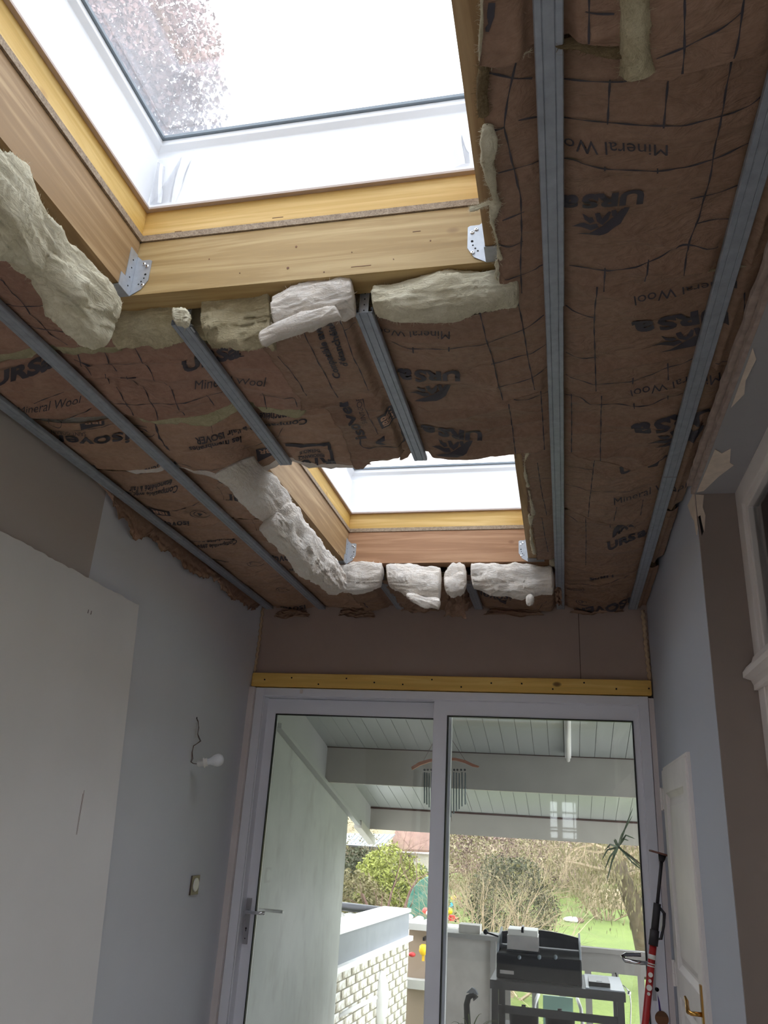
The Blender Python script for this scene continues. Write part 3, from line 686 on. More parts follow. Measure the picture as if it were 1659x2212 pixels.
# ================================================================== INSULATION
def pxl(pts, z=ZK):
    return [(p.x, p.y) for p in (at(a, b_, 'Z', z) for a, b_ in pts)]
def interp(pts, axis, q):
    P = sorted(pts, key=lambda p: p[axis]); X = [p[axis] for p in P]; Yv = [p[1-axis] for p in P]
    return np.interp(q, X, Yv)
RAILX = (XL+.052, -1.402, -.950, -.459, .006, .386, .47)
class Batt:
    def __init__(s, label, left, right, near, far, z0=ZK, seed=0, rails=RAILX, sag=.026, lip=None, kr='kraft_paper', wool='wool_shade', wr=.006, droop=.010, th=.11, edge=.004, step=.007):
        s.seed, s.z0, s.rails, s.sag, s.wr, s.droop = seed, z0, rails, sag, wr*1.45, droop
        f = lambda v_, axis: (lambda q: np.full_like(np.asarray(q, float), v_)) if isinstance(v_, (int, float)) else (lambda q: interp(v_, axis, q))
        s.L, s.R, s.N, s.F = f(left, 1), f(right, 1), f(near, 0), f(far, 0)
        xm = (float(np.mean(s.L(np.array([2.0])) if not isinstance(left, (int, float)) else left)))
        xs0 = left if isinstance(left, (int, float)) else min(p[0] for p in left); xs1 = right if isinstance(right, (int, float)) else max(p[0] for p in right)
        ym0 = near if isinstance(near, (int, float)) else min(p[1] for p in near); ym1 = far if isinstance(far, (int, float)) else max(p[1] for p in far)
        s.xa, s.xb, s.ya, s.yb = xs0, xs1, ym0, ym1
        nu = max(6, int((xs1-xs0)/step)); nv = max(6, int((ym1-ym0)/step))
        u = np.linspace(0, 1, nu)[:, None]*np.ones((1, nv)); v_ = np.linspace(0, 1, nv)[None, :]*np.ones((nu, 1))
        xt = xs0+(xs1-xs0)*u
        n0 = s.N(xt)+edge*vn(xt*22, 3.1, seed, 1); n1 = s.F(xt)+edge*vn(xt*25, 7.7, seed, 2)+edge*.5*vn(xt*90, 1.7, seed, 4)
        y = n0+(n1-n0)*v_
        l0 = s.L(y)+edge*vn(y*24, 1.3, seed, 5)+edge*.6*vn(y*80, 1.3, seed, 6); l1 = s.R(y)+edge*.5*vn(y*24, 5.3, seed, 7)
        x = l0+(l1-l0)*u
        z = s.z(x, y)
        s.root = thing('insulation_batt', label, 'insulation', ((xs0+xs1)/2, (ym0+ym1)/2, z0), 'kraft faced insulation batts of the ceiling')
        V = np.stack([x, y, z], -1).reshape(-1, 3); V2 = V+np.array([0, 0, .0009])
        F = gridfaces(nu, nv); n = nu*nv
        per = [i*nv for i in range(nu)]+[(nu-1)*nv+j for j in range(1, nv)]+[i*nv+nv-1 for i in range(nu-2, -1, -1)]+[j for j in range(nv-2, 0, -1)]
        P = np.array(per); Pn = np.roll(P, -1); E = np.stack([P, P+n, Pn+n, Pn], -1)
        npmesh('kraft_facing', np.concatenate([V, V2]), np.concatenate([F[:, ::-1], F+n, E]), kr, s.root)
        # body of wool above the paper: a closed slab with a ragged rounded edge
        cu, cv = 60, 40
        uu = np.linspace(0, 1, cu)[:, None]*np.ones((1, cv)); vv = np.linspace(0, 1, cv)[None, :]*np.ones((cu, 1))
        xt = xs0+(xs1-xs0)*uu; lipd = lip[0] if lip else 0.0
        n0 = s.N(xt)+.004; n1 = s.F(xt)-.004
        if lip:
            w_ = np.ones_like(xt) if lip[1] is None else np.clip((xt-lip[1])/.06, 0, 1)*np.clip((lip[2]-xt)/.06, 0, 1)
            n1 = n1+(lipd*(1+.25*vn(xt*14, 2.2, seed, 9)+.15*vn(xt*60, 2.2, seed, 9))+.004)*w_
        y = n0+(n1-n0)*vv; l0 = s.L(y)+.006; l1 = s.R(y)-.006; x = l0+(l1-l0)*uu; x = np.clip(x, l0+.008, l1-.010)
        inn = np.clip(np.minimum(np.minimum(vv, 1-vv), np.minimum(uu, 1-uu))/.05, 0, 1); zb = s.z(x, y)+.0022+.008*inn+.003*(vv > .999)+.002*vn(x*60, y*60, 0, seed)
        zt = s.z0+th*.9+.01*vn(x*6, y*6, 0, seed)
        zt = np.minimum(zt, ZB0-.004+0*zt) if th <= .03 else np.minimum(zt, ZD-.02)
        V = np.stack([x, y, zb], -1).reshape(-1, 3); V2 = np.stack([x, y, zt], -1).reshape(-1, 3); n = cu*cv
        F = gridfaces(cu, cv)
        per = [i*cv for i in range(cu)]+[(cu-1)*cv+j for j in range(1, cv)]+[i*cv+cv-1 for i in range(cu-2, -1, -1)]+[j for j in range(cv-2, 0, -1)]
        P = np.array(per); Pn = np.roll(P, -1)
        # middle ring bulges
        c = V.mean(0); mid = (V[P]+V2[P])/2; dr = mid-c; dr[:, 2] = 0; dr /= np.linalg.norm(dr, axis=1)[:, None]+1e-9
        mid = mid+dr*(.006+.006*vn(mid[:, 0]*40, mid[:, 1]*40, 0, seed))[:, None]
        M = 2*n+np.arange(len(P)); Mn = np.roll(M, -1)
        E = np.concatenate([np.stack([P, M, Mn, Pn], -1), np.stack([M, P+n, Pn+n, Mn], -1)])
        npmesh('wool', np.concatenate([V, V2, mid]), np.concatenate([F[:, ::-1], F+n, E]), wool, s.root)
        s.ink = []; s.soft = []; s.paper = []
    def z(s, x, y):
        x = np.asarray(x, float); y = np.asarray(y, float)
        n0, n1 = s.N(x), s.F(x); t = np.clip((y-n0)/np.maximum(n1-n0, 1e-4), -.2, 1.2)
        R_ = np.array(s.rails); i = np.clip(np.searchsorted(R_, x)-1, 0, len(R_)-2)
        q = np.clip((x-R_[i])/(R_[i+1]-R_[i]), 0, 1); bay = np.sin(PI*q)**1.3
        d = np.min(np.abs(x[..., None]-R_), -1); nr = np.exp(-(d/.045)**2)
        z = s.z0-s.sag*bay*(.7+.3*vn(x*3, y*3, 0, s.seed))-s.droop*(t**3)+s.droop*.6*(1-t)**4
        w = 0
        r1 = 1-np.abs(vn(x*3.2+vn(x*4, y*4, 0, s.seed)*.6, y*11+vn(x*3, y*5, 1, s.seed)*.9, 0, s.seed+3)); w = w+r1**3*1.0
        r2 = 1-np.abs(vn(x*8+y*5, y*9-x*4, 0, s.seed+5)); w = w+r2**4*.5
        w = w+.5*vn(x*9, y*16, 0, s.seed+8)
        near = 1-np.abs(vn(y*16, x*4, 0, s.seed+12)); w = w+near**3*np.exp(-(d/.10)**2)*1.1
        z = z-s.wr*w*(1-.6*nr)
        lim = np.where(d < .032, ZR+.021, np.where(d < .05, ZR+.021-(d-.032)/.018*.03, 2.60))
        if s.z0 < 2.815: lim = lim-.0
        return np.maximum(z, lim)
    def project(s, bm, soft=0):
        bmesh.ops.triangulate(bm, faces=bm.faces[:])
        for _ in range(6):
            es = [e for e in bm.edges if e.calc_length() > .009]
            if not es: break
            bmesh.ops.subdivide_edges(bm, edges=es, cuts=1, use_grid_fill=False)
            bmesh.ops.triangulate(bm, faces=[f for f in bm.faces if len(f.verts) > 3])
        bm.verts.ensure_lookup_table()
        co = np.array([v.co[:] for v in bm.verts])
        zz = s.z(co[:, 0], co[:, 1])-(.0030 if soft != 2 else .0038)
        V = np.stack([co[:, 0], co[:, 1], zz], -1); F = np.array([[v.index for v in f.verts] for f in bm.faces])
        ok = (co[:, 1] < s.F(co[:, 0])-.004) & (co[:, 1] > s.N(co[:, 0])+.004) & (co[:, 0] > s.L(co[:, 1])+.004) & (co[:, 0] < s.R(co[:, 1])-.004)
        F = F[ok[F].all(1)] if len(F) else F
        if not len(F): bm.free(); return
        (s.ink, s.soft, s.paper)[soft].append((V, F)); bm.free()
    def text(s, t, p0, p1, ph, soft=0, bold=0.0, z=None):
        z = z or s.z0-.012
        P0, P1, PH = (at(*p, 'Z', z) for p in (p0, p1, ph))
        s.text_w(t, P0, P1, PH, soft, bold)
    def text_w(s, t, P0, P1, PH, soft=0, bold=0.0):
        me = textmesh(t, bold)
        if me is None: return
        V, F, w = me; cap = .69
        bm = bmesh.new(); e1 = P1-P0; e2 = PH-P0
        vs = [bm.verts.new((P0.x+e1.x*a/w+e2.x*b_/cap, P0.y+e1.y*a/w+e2.y*b_/cap, 0)) for a, b_ in V]
        for f in F:
            try: bm.faces.new([vs[i] for i in f])
            except ValueError: pass
        s.project(bm, soft)
    def polyw(s, pts, soft=0):
        bm = bmesh.new(); P = [Vector((p[0], p[1], 0)) for p in pts]; vs = [bm.verts.new(p) for p in P]
        for f in geometry.tessellate_polygon([P]):
            try: bm.faces.new([vs[i] for i in f])
            except ValueError: pass
        s.project(bm, soft)
    def poly(s, pts, soft=0):
        s.polyw([at(a, b_, 'Z', s.z0-.012) for a, b_ in pts], soft)
    def line(s, pts, w=.0032, soft=0, world=False):
        P = [Vector((p.x, p.y)) for p in (at(a, b_, 'Z', s.z0-.012) for a, b_ in pts)] if not world else [Vector(p[:2]) for p in pts]
        out = []
        for a, b_ in zip(P, P[1:]):
            n = max(1, int((b_-a).length/.008))
            for i in range(n): out.append(a.lerp(b_, i/n))
        out.append(P[-1])
        for _ in range(3): out = [out[0]]+[(out[i-1]+out[i]*2+out[i+1])/4 for i in range(1, len(out)-1)]+[out[-1]]
        if len(out) < 2: return
        V = []; F = []
        for i, p in enumerate(out):
            d = (out[min(i+1, len(out)-1)]-out[max(i-1, 0)]); d = d.normalized() if d.length > 1e-9 else Vector((1, 0))
            nrm = Vector((-d.y, d.x))*w/2*(.8+.35*math.sin(i*.9+s.seed)); V += [(p+nrm)[:], (p-nrm)[:]]
            if i: F.append([2*i-2, 2*i-1, 2*i+1, 2*i])
        V = np.array(V); zz = s.z(V[:, 0], V[:, 1])-.0024
        F = np.array(F); F = np.concatenate([F[:, [0, 1, 2]], F[:, [0, 2, 3]]])
        (s.ink, s.soft, s.paper)[soft].append((np.column_stack([V, zz]), F))
    def bear(s, P0, P1, PH, flip=1):
        """running animal emblem of several strokes standing on the word's cap line"""
        e1, e2 = P1-P0, PH-P0
        for poly in BEAR:
            pts = []
            for xc, yc in poly:
                a = (1115-xc)/355; b_ = (yc-(793+(1115-xc)*.16))/50
                pts.append((P0.x+e1.x*a+e2.x*b_, P0.y+e1.y*a+e2.y*b_))
            s.polyw(pts)
    def ursa(s, p0, p1, ph, bear=True, z=None, bs=1.0):
        P0, P1, PH = (at(*p, 'Z', z or s.z0-.012) for p in (p0, p1, ph))
        d_ = P1-P0
        s.text_w('URS', P0, P0+d_*.73, PH, 0, .045); s.text_w('a', P0+d_*.77, P1, P0+d_*.77+(PH-P0)*1.28, 0, .045)
        if bear: s.bear(P0, P1, P0+(PH-P0)*bs)
    def badge(s, c4, word='IBR'):
        c = [at(*p, 'Z', s.z0-.012) for p in c4]     # start-base, end-base, end-top, start-top
        s.polyw(c, 0)
        P0 = c[0].lerp(c[2], .14); P1 = c[1].lerp(c[3], .14); PH = c[3].lerp(c[1], .2)
        P0 = c[0]+(c[1]-c[0])*.12+(c[3]-c[0])*.2; P1 = c[0]+(c[1]-c[0])*.88+(c[3]-c[0])*.2; PH = P0+(c[3]-c[0])*.6
        s.text_w(word, P0, P1, PH, 2, .03)
    def arcs(s, c, r, rows=2, w=.004):
        C_ = at(*c, 'Z', s.z0-.012)
        for k_ in range(rows):
            rr = r*(1-.38*k_); pts = [(C_.x+rr*math.cos(a), C_.y+rr*.8*math.sin(a)) for a in np.linspace(.5+k_, 5.6+k_, 22)]
            s.line(pts, w, 0, True)
        s.polyw([(C_.x-r*.2, C_.y-r*.25), (C_.x+r*.3, C_.y), (C_.x-r*.15, C_.y+r*.3)])
    def done(s):
        for nm, L_, m in (('printed_lettering', s.ink, 'print_ink'), ('printed_grid', s.soft, 'print_ink_soft'), ('printed_reversed_lettering', s.paper, 'print_paper')):
            if not L_: continue
            V = []; F = []; o = 0
            for v_, f in L_: V.append(v_); F.append(f+o); o += len(v_)
            ob = npmesh(nm, np.concatenate(V), np.concatenate(F), m, s.root, False)
            stuff(ob)
BEAR = [[(840, 1012), (905, 1004), (975, 987), (1030, 952), (1055, 903), (1062, 880), (1040, 882), (1028, 905), (1000, 925), (960, 955), (915, 982), (870, 1000)],
        [(812, 974), (850, 972), (900, 982), (935, 968), (925, 955), (895, 962), (868, 958), (850, 962)],
        [(850, 922), (860, 925), (872, 948), (895, 958), (915, 950), (905, 935), (890, 938), (868, 928)],
        [(915, 918), (935, 912), (948, 936), (975, 905), (985, 908), (975, 938), (950, 958), (925, 948)],
        [(985, 900), (1005, 896), (1012, 912), (1030, 890), (1040, 892), (1030, 915), (1005, 930), (990, 925)]]
_TX = {}
def textmesh(t, bold):
    if (t, bold) in _TX: return _TX[(t, bold)]
    cu = bpy.data.curves.new('lettering', 'FONT'); cu.body = t; cu.size = 1; cu.offset = bold; cu.resolution_u = 3; cu.fill_mode = 'FRONT'
    o = bpy.data.objects.new('lettering', cu); COL.objects.link(o)
    dg = bpy.context.evaluated_depsgraph_get(); me = o.evaluated_get(dg).to_mesh()
    V = [(v.co.x, v.co.y) for v in me.vertices]; F = [tuple(p.vertices) for p in me.polygons]
    o.evaluated_get(dg).to_mesh_clear(); bpy.data.objects.remove(o); bpy.data.curves.remove(cu)
    if not V: _TX[(t, bold)] = None; return None
    x0 = min(v[0] for v in V); V = [(a-x0, b_) for a, b_ in V]; w = max(v[0] for v in V)
    _TX[(t, bold)] = (V, F, w); return _TX[(t, bold)]

def rz(crop, sc, ox, oy): return [(ox+a*sc, oy+b_*sc) for a, b_ in crop]
C2 = lambda *p: rz(p, .5, 830, 0)
C3 = lambda *p: rz(p, .4219, 0, 600)
C4 = lambda *p: rz(p, .4219, 500, 580)
C5 = lambda *p: rz(p, .3973, 1000, 580)
Z1 = lambda *p: rz(p, .1853, 600, 600)
Z2 = lambda *p: rz(p, .2532, 0, 780)
Z3 = lambda *p: rz(p, .3014, 250, 1000)

# --- exposed rolls of wool
def wool(parent, T, B, out, df, db, m, seed, name='exposed_wool', n=150, ring=44, amp=1.0, taper=.035, fuzz=260, sq=.8, pull=.965):
    T = [CAM+(Vector(p)-CAM)*pull for p in T]; B = [CAM+(Vector(p)-CAM)*pull for p in B]; out = Vector(out).normalized()
    n = int(n*1.35); ring = int(ring*1.5); fuzz = int(fuzz*1.1)
    s_ = np.linspace(0, 1, n)
    def path(P):
        A = np.array([p[:] for p in P]); L_ = np.concatenate([[0], np.cumsum(np.linalg.norm(np.diff(A, axis=0), axis=1))]); L_ /= L_[-1]
        R_ = np.stack([np.interp(s_, L_, A[:, i]) for i in range(3)], -1)
        for _ in range(4): R_[1:-1] = (R_[:-2]+2*R_[1:-1]+R_[2:])/4
        return R_
    t, b_ = path(T), path(B); c = (t+b_)/2; up = (t-b_)/2; o = np.array(out[:])
    e = np.clip(np.minimum(s_, 1-s_)/taper, 0, 1); e = (np.sqrt(1-(1-e)**2)*.9+.1)*(1+.16*vn(s_*7, 1.5, 2.5, seed+20))
    a = np.linspace(0, 2*PI, ring, endpoint=False); sg = lambda v: np.sign(v)*np.abs(v)**sq
    sa, ca = sg(np.sin(a)), sg(np.cos(a)); dd = np.where(ca > 0, df, db)
    P = c[:, None, :]+up[:, None, :]*(sa[None, :, None])*e[:, None, None]+o*(ca*dd)[None, :, None]*e[:, None, None]
    nr = P-c[:, None, :]; nr /= np.linalg.norm(nr, axis=2)[:, :, None]+1e-9
    ax = np.array((T[-1]-T[0]).normalized()[:]); al = P@ax; pr = P-al[..., None]*ax
    q = pr*1.0
    w1 = vn(al*8, q[..., 1]*12+q[..., 0]*9, q[..., 2]*20, seed)*.016+vn(al*20, q[..., 1]*26, q[..., 2]*32, seed+9)*.005
    wz = .012*vn(al*10, q[..., 2]*16, q[..., 1]*12, seed+7)
    r = 1-np.abs(vn(al*9, (q[..., 0]+wz)*45+q[..., 1]*45, (q[..., 2]+wz)*75, seed+1))
    w2 = r**2*.009-.004
    r = 1-np.abs(vn(al*26, (q[..., 0]+wz)*130+q[..., 1]*130, (q[..., 2]+wz)*210, seed+2)); w3 = r**2*.0036
    w4 = vn(al*70, q[..., 0]*260+q[..., 1]*220, q[..., 2]*300, seed+3)*.0016
    P = P+nr*((w1+w2+w3+w4)*amp)[..., None]*np.minimum(1, e*1.5)[:, None, None]
    V = P.reshape(-1, 3)
    i = np.arange(n-1)[:, None]; j = np.arange(ring)[None, :]; j2 = (j+1) % ring
    F = np.stack([i*ring+j, i*ring+j2, (i+1)*ring+j2, (i+1)*ring+j], -1).reshape(-1, 4)
    ob = npmesh(name, V, F, m, parent)
    # loose fibres
    rg = np.random.RandomState(seed); idx = rg.randint(0, n*ring, fuzz); p = V[idx]; nn = nr.reshape(-1, 3)[idx]
    d = nn*.7+rg.normal(0, .6, (fuzz, 3)); d /= np.linalg.norm(d, axis=1)[:, None]; ln = rg.uniform(.004, .013, fuzz)[:, None]
    sd = np.cross(d, rg.normal(0, 1, (fuzz, 3))); sd /= np.linalg.norm(sd, axis=1)[:, None]; wv = rg.uniform(.0003, .0007, fuzz)[:, None]
    md = p+d*ln*.5+rg.normal(0, .002, (fuzz, 3)); VV = np.stack([p-nn*.002-sd*wv, p-nn*.002+sd*wv, md+sd*wv*.6, md-sd*wv*.6, p+d*ln], 1).reshape(-1, 3)
    k_ = np.arange(fuzz)*5
    F = np.concatenate([np.stack([k_, k_+1, k_+2], -1), np.stack([k_, k_+2, k_+3], -1), np.stack([k_+3, k_+2, k_+4], -1)])
    stuff(npmesh('loose_fibres', VV, F, m, ob, False))
    return ob
def pl(pts, ax, v): return [at(a, b_, ax, v) for a, b_ in pts]
# ---- the batts, near to far, right side
LFT = XL+.006
J = Batt('torn brown batt at the top right corner beside the near roof window', pxl([(1047, -400), (1045, 0), (1040, 60), (1036, 130)]), .462, -.3, pxl([(1036, 134), (1066, 139), (1100, 130), (1155, 106), (1190, 100), (1222, 88), (1262, 84), (1300, 92), (1338, 86), (1346, 160), (1400, 166), (1412, 158), (1450, 160), (1472, 146), (1600, 118), (1659, 110)], 2.80), ZK-.012, 11, wr=.004, droop=.012, th=.03, edge=.002)
J.poly([(1040, 0), (1070, 0), (1068, 30), (1056, 62), (1042, 60), (1036, 30)])
J.line([(1272, -60), (1272, 20), (1271, 80)], .0035); J.line([(1264, 16), (1290, 20), (1326, 17)], .0035)
J.line([(1477, -40), (1476, 90), (1472, 143)], .0035); J.line([(1416, 110), (1500, 70), (1560, 45), (1600, 12)], .0035)
J.line([(1607, -30), (1592, 80), (1583, 112)], .0035)
J.done()
R1 = Batt('large brown batt right of the near roof window with an upside-down word and animal emblem', pxl([(1034, 120), (1043, 200), (1048, 280), (1052, 350), (1070, 430), (1076, 520), (1083, 622)]), .462, .93, pxl([(1083, 620), (1150, 619), (1230, 612), (1330, 600), (1400, 584), (1480, 578), (1560, 576), (1620, 562), (1659, 546)], ZK-.014), ZK+.006, 12, wr=.006, droop=.018, th=.03)
for p in ([(1115, 140), (1098, 200), (1088, 265), (1105, 345), (1125, 420), (1127, 500), (1124, 560), (1127, 618)], [(1055, 160), (1110, 170), (1150, 176)], [(1218, 177), (1300, 170), (1388, 160)],
          [(1050, 270), (1075, 278), (1090, 265)], [(1120, 256), (1200, 257), (1300, 259), (1400, 259), (1480, 259), (1560, 245), (1620, 228), (1655, 208)], [(1317, 162), (1312, 264)], [(1442, 166), (1432, 264)],
          [(1583, 112), (1578, 150), (1565, 210), (1545, 310), (1530, 390), (1510, 460), (1485, 515), (1475, 573)], [(1075, 375), (1110, 365), (1160, 345), (1240, 342), (1265, 350), (1306, 357), (1420, 355), (1500, 347), (1560, 335), (1625, 312)],
          [(1306, 351), (1306, 361)], [(1419, 349), (1419, 359)], [(1085, 470), (1133, 452)], [(1075, 520), (1100, 530), (1130, 517)], [(1090, 585), (1140, 580), (1175, 567)],
          [(1230, 568), (1290, 570), (1380, 555), (1430, 540), (1465, 513), (1500, 515), (1550, 525)], [(1306, 563), (1303, 606)], [(1400, 545), (1391, 588)], [(1490, 423), (1550, 415), (1600, 398)], [(1500, 475), (1540, 465), (1580, 470)],
          [(1480, 143), (1530, 140), (1600, 120), (1659, 105)]): R1.line(p, .0036)
R1.text('Mineral Wool', (1441, 299), (1183, 302), (1441, 323))
R1.ursa((1392, 396), (1208, 424), (1388, 428), bs=.78)
R1.done()
M1 = Batt('brown batt spanning below the cream wool with an upside-down word beside the wide rail', pxl([(770, 665), (838, 850)])[:1]+[(-.44, 2.15)], .462, pxl([(765, 668), (800, 680), (900, 686), (1000, 676), (1080, 655), (1112, 632)], ZK)+[(-.06, 1.50), (.46, 1.46)], pxl([(870, 868), (905, 880), (940, 877), (1000, 875), (1060, 862), (1110, 850), (1160, 836), (1222, 842), (1290, 840), (1365, 818), (1480, 800), (1560, 790), (1640, 785)], ZK-.01), ZK+.002, 13, wr=.007, droop=.010, th=.03, sag=.018)
for p in ([(1290, 612), (1285, 660), (1283, 700), (1285, 760), (1287, 835)], [(1036, 666), (1062, 765), (1086, 855)], [(1117, 643), (1130, 700), (1140, 770), (1155, 832)],
          [(846, 738), (880, 750), (972, 742), (1044, 734), (1090, 719), (1132, 702), (1175, 682)], [(1061, 784), (1100, 775), (1140, 765), (1180, 745)], [(1073, 825), (1110, 820), (1150, 810), (1185, 790)],
          [(1222, 808), (1286, 820), (1365, 816), (1401, 802), (1441, 787), (1477, 783), (1502, 772)], [(1222, 664), (1250, 675), (1282, 680)], [(1222, 760), (1260, 772), (1290, 770)], [(1442, 780), (1443, 812)], [(1367, 808), (1366, 820)],
          [(1608, 630), (1608, 663), (1610, 690), (1596, 735), (1582, 755), (1582, 786)], [(1545, 780), (1575, 780), (1612, 777)], [(892, 745), (893, 757)], [(970, 737), (970, 748)], [(950, 676), (951, 684)]): M1.line(p, .0036)
M1.text('Mineral Wool', (972, 706), (806, 713), (972, 721))
M1.ursa((994, 792), (858, 798), (994, 812))
M1.text('Mineral Wool', (1592, 605), (1368, 629), (1592, 621))
M1.ursa((1572, 664), (1363, 690), (1574, 694), bs=.75)
M1.done()
M2 = Batt('sagging brown batt hanging over the far roof window right of the short rail', -.53, .462, 1.95, pxl([(870, 985), (905, 976), (925, 980), (1000, 983), (1060, 975), (1115, 975), (1180, 968), (1230, 975), (1300, 992), (1370, 1006), (1450, 985), (1500, 960)], ZK-.015), ZK+.008, 14, wr=.009, droop=.020, th=.03, sag=.018)
for p in ([(1099, 866), (1107, 920), (1114, 972)], [(1168, 845), (1172, 900), (1176, 962)], [(1234, 850), (1235, 900), (1234, 967)], [(1299, 848), (1298, 900), (1296, 983)],
          [(1222, 854), (1254, 850), (1278, 864), (1330, 866), (1369, 874), (1409, 872), (1443, 860), (1475, 852)], [(1369, 869), (1370, 879)], [(1443, 855), (1443, 865)], [(1110, 858), (1140, 862), (1185, 850)]): M2.line(p, .0036)
M2.text('Mineral Wool', (1556, 808), (1361, 838), (1557, 821))
M2.ursa((1548, 880), (1362, 910), (1549, 903), bs=.8)
M2.ursa((1043, 923), (909, 915), (1041, 944), bs=.72)
M2.done()
R4 = Batt('brown batt beside the far roof window with a torn patch and an upright word', pxl([(1128, 985), (1138, 1060), (1143, 1108)]), .462, 2.39, pxl([(1140, 1108), (1180, 1114), (1225, 1097), (1270, 1112), (1350, 1127), (1420, 1112), (1480, 1080)], ZK-.012), ZK+.006, 15, wr=.006, droop=.014, th=.03)
for p in ([(1284, 988), (1278, 1037), (1270, 1106)], [(1228, 1009), (1280, 1012)], [(1222, 1048), (1302, 1056), (1357, 1054), (1421, 1043)], [(1332, 1083), (1325, 1110)], [(1389, 1077), (1383, 1104)], [(1161, 997), (1168, 1050), (1181, 1106)], [(1148, 1030), (1190, 1035)]): R4.line(p, .0036)
R4.text('Mineral Wool', (1326, 1078), (1482, 1052), (1325, 1066))
R4.ursa((1340, 1020), (1448, 985), (1338, 1007), bear=False)
R4.poly([(1396, 1000), (1402, 985), (1432, 980), (1448, 975), (1452, 985), (1425, 995), (1420, 1005), (1400, 1008)])
R4.done()
R5 = Batt('brown batt right of the pinkish trimmer with an emblem above its word', pxl([(1143, 1090), (1150, 1130), (1160, 1200)]), .462, 2.99, pxl([(1160, 1203), (1200, 1208), (1225, 1243), (1290, 1238), (1350, 1224), (1400, 1218), (1450, 1190)], ZK-.012), ZK+.006, 16, wr=.006, droop=.014, th=.03)
for p in ([(1265, 1115), (1266, 1160), (1265, 1216)], [(1222, 1116), (1254, 1127), (1318, 1128), (1370, 1126), (1417, 1112)], [(1169, 1112), (1176, 1150), (1184, 1190)], [(1317, 1124), (1318, 1133)]): R5.line(p, .0036)
R5.ursa((1313, 1179), (1397, 1156), (1311, 1166))
R5.done()
R6 = Batt('last brown batt against the back wall at the right corner', -.02, .462, 3.70, YB-.02, ZK+.002, 17, wr=.010, droop=.014, th=.03)
R6.text('URSa', (1325, 1231), (1273, 1239), (1325, 1242), bold=.04); R6.text('ISOVER', (1362, 1290), (1240, 1303), (1363, 1301), bold=.04)
R6.arcs((1258, 1295), .035); R6.poly([(1260, 1312), (1330, 1307), (1330, 1312), (1262, 1317)]); R6.text('d\'étanchéité', (1262, 1268), (1225, 1270), (1262, 1273)); R6.line([(1225, 1262), (1300, 1258), (1360, 1245)], .004)
R6.done()
# ---- left side
A0 = Batt('brown batt with crossed grid lines at the left edge beside the near roof window', LFT, -1.165, .2, pxl([(-60, 775), (0, 762), (60, 752), (130, 745), (200, 743), (285, 738)], ZK-.012), ZK, 21, wr=.004, droop=.012, th=.03, lip=(.035, -1.8, -1.1), wool='wool_green', sag=.012, kr='kraft_paper_reddish')
for p in (C3((-60, 140), (0, 135), (100, 140), (200, 135), (300, 110)), C3((20, 10), (150, 160), (260, 280), (350, 328)), C3((190, 0), (280, 90), (350, 180), (430, 280), (480, 312)), C3((110, 240), (200, 255), (400, 265)), C3((-100, -40), (20, 10))): A0.line(p, .0036)
A0.done()
A1 = Batt('brown batt under the olive wool with an upright word between the left rails', LFT, -.74, pxl([(-80, 790), (0, 770), (130, 752), (270, 742), (385, 735), (560, 745), (640, 740)], ZK), pxl([(0, 885), (120, 896), (236, 893), (330, 900), (400, 893), (450, 884), (500, 870), (560, 868), (640, 874)], ZK-.01), ZK+.004, 22, wr=.009, droop=.012, th=.03, lip=(.045, -1.35, -.72), wool='wool_green', kr='kraft_paper_reddish')
for p in (C3((380, 360), (420, 430), (470, 490)), C3((525, 370), (560, 420), (600, 470)), C3((685, 355), (740, 430), (800, 505)), C3((380, 415), (500, 430), (640, 435), (740, 420)), C3((540, 485), (560, 550)), C3((650, 489), (710, 548)), C3((845, 510), (860, 530)),
          C3((595, 565), (685, 695)), C3((735, 550), (815, 700)), C3((870, 535), (950, 680)), C3((1060, 575), (1100, 635)), C3((1345, 570), (1370, 640)), C3((560, 630), (700, 648), (850, 620), (1000, 590), (1160, 570)), C3((1330, 590), (1400, 580), (1515, 570), (1525, 635)),
          C3((180, 620), (240, 605), (330, 578)), C3((250, 690), (340, 700), (470, 660)), C3((620, 495), (700, 492)), C3((1160, 405), (1250, 400))): A1.line(p, .0036)
A1.text('URSa', (-18, 826), (118, 789), (-19, 801), bold=.045)
A1.text('URSa', (397, 800), (520, 768), (394, 773), bold=.045)
A1.text('Mineral Wool', (422, 832), (573, 822), (423, 815))
A1.text('Mineral Wool', (42, 878), (173, 867), (43, 865))
A1.done()
A2 = Batt('light brown batt with upside-down lettering across the left rails and a white wool lip', LFT, -.64, 2.05, pxl([(60, 960), (190, 1008), (300, 1003), (396, 1006), (422, 1009), (489, 1019), (548, 1010), (600, 992), (640, 990), (700, 1000), (760, 998)], ZK-.014), ZK+.006, 23, wr=.007, droop=.014, th=.03, lip=(.040, -1.6, -.62), wool='wool_white', kr='kraft_paper_light')
A2.text('isover', (280, 933), (110, 946), (281, 953), bold=.02); A2.text('SAINT-GOBAIN', (186, 930), (108, 935), (187, 938))
A2.badge([(225, 905), (172, 905), (176, 926), (226, 917)]); A2.arcs((303, 934), .05); A2.line([(335, 918), (345, 945), (368, 968)], .008)
A2.text('à l\'air ISOVER', (533, 920), (421, 941), (536, 931), bold=.025); A2.text('les membranes', (521, 940), (409, 957), (523, 949), bold=.025)
A2.text('Compatible', (664, 902), (540, 925), (664, 913), bold=.025); A2.text('d\'étanchéité', (640, 887), (560, 897), (640, 897), bold=.025)
A2.text('d\'étanchéité à l\'air ISOVER', (385, 993), (188, 1006), (386, 1001), bold=.03); A2.badge([(597, 964), (553, 967), (558, 988), (598, 976)])
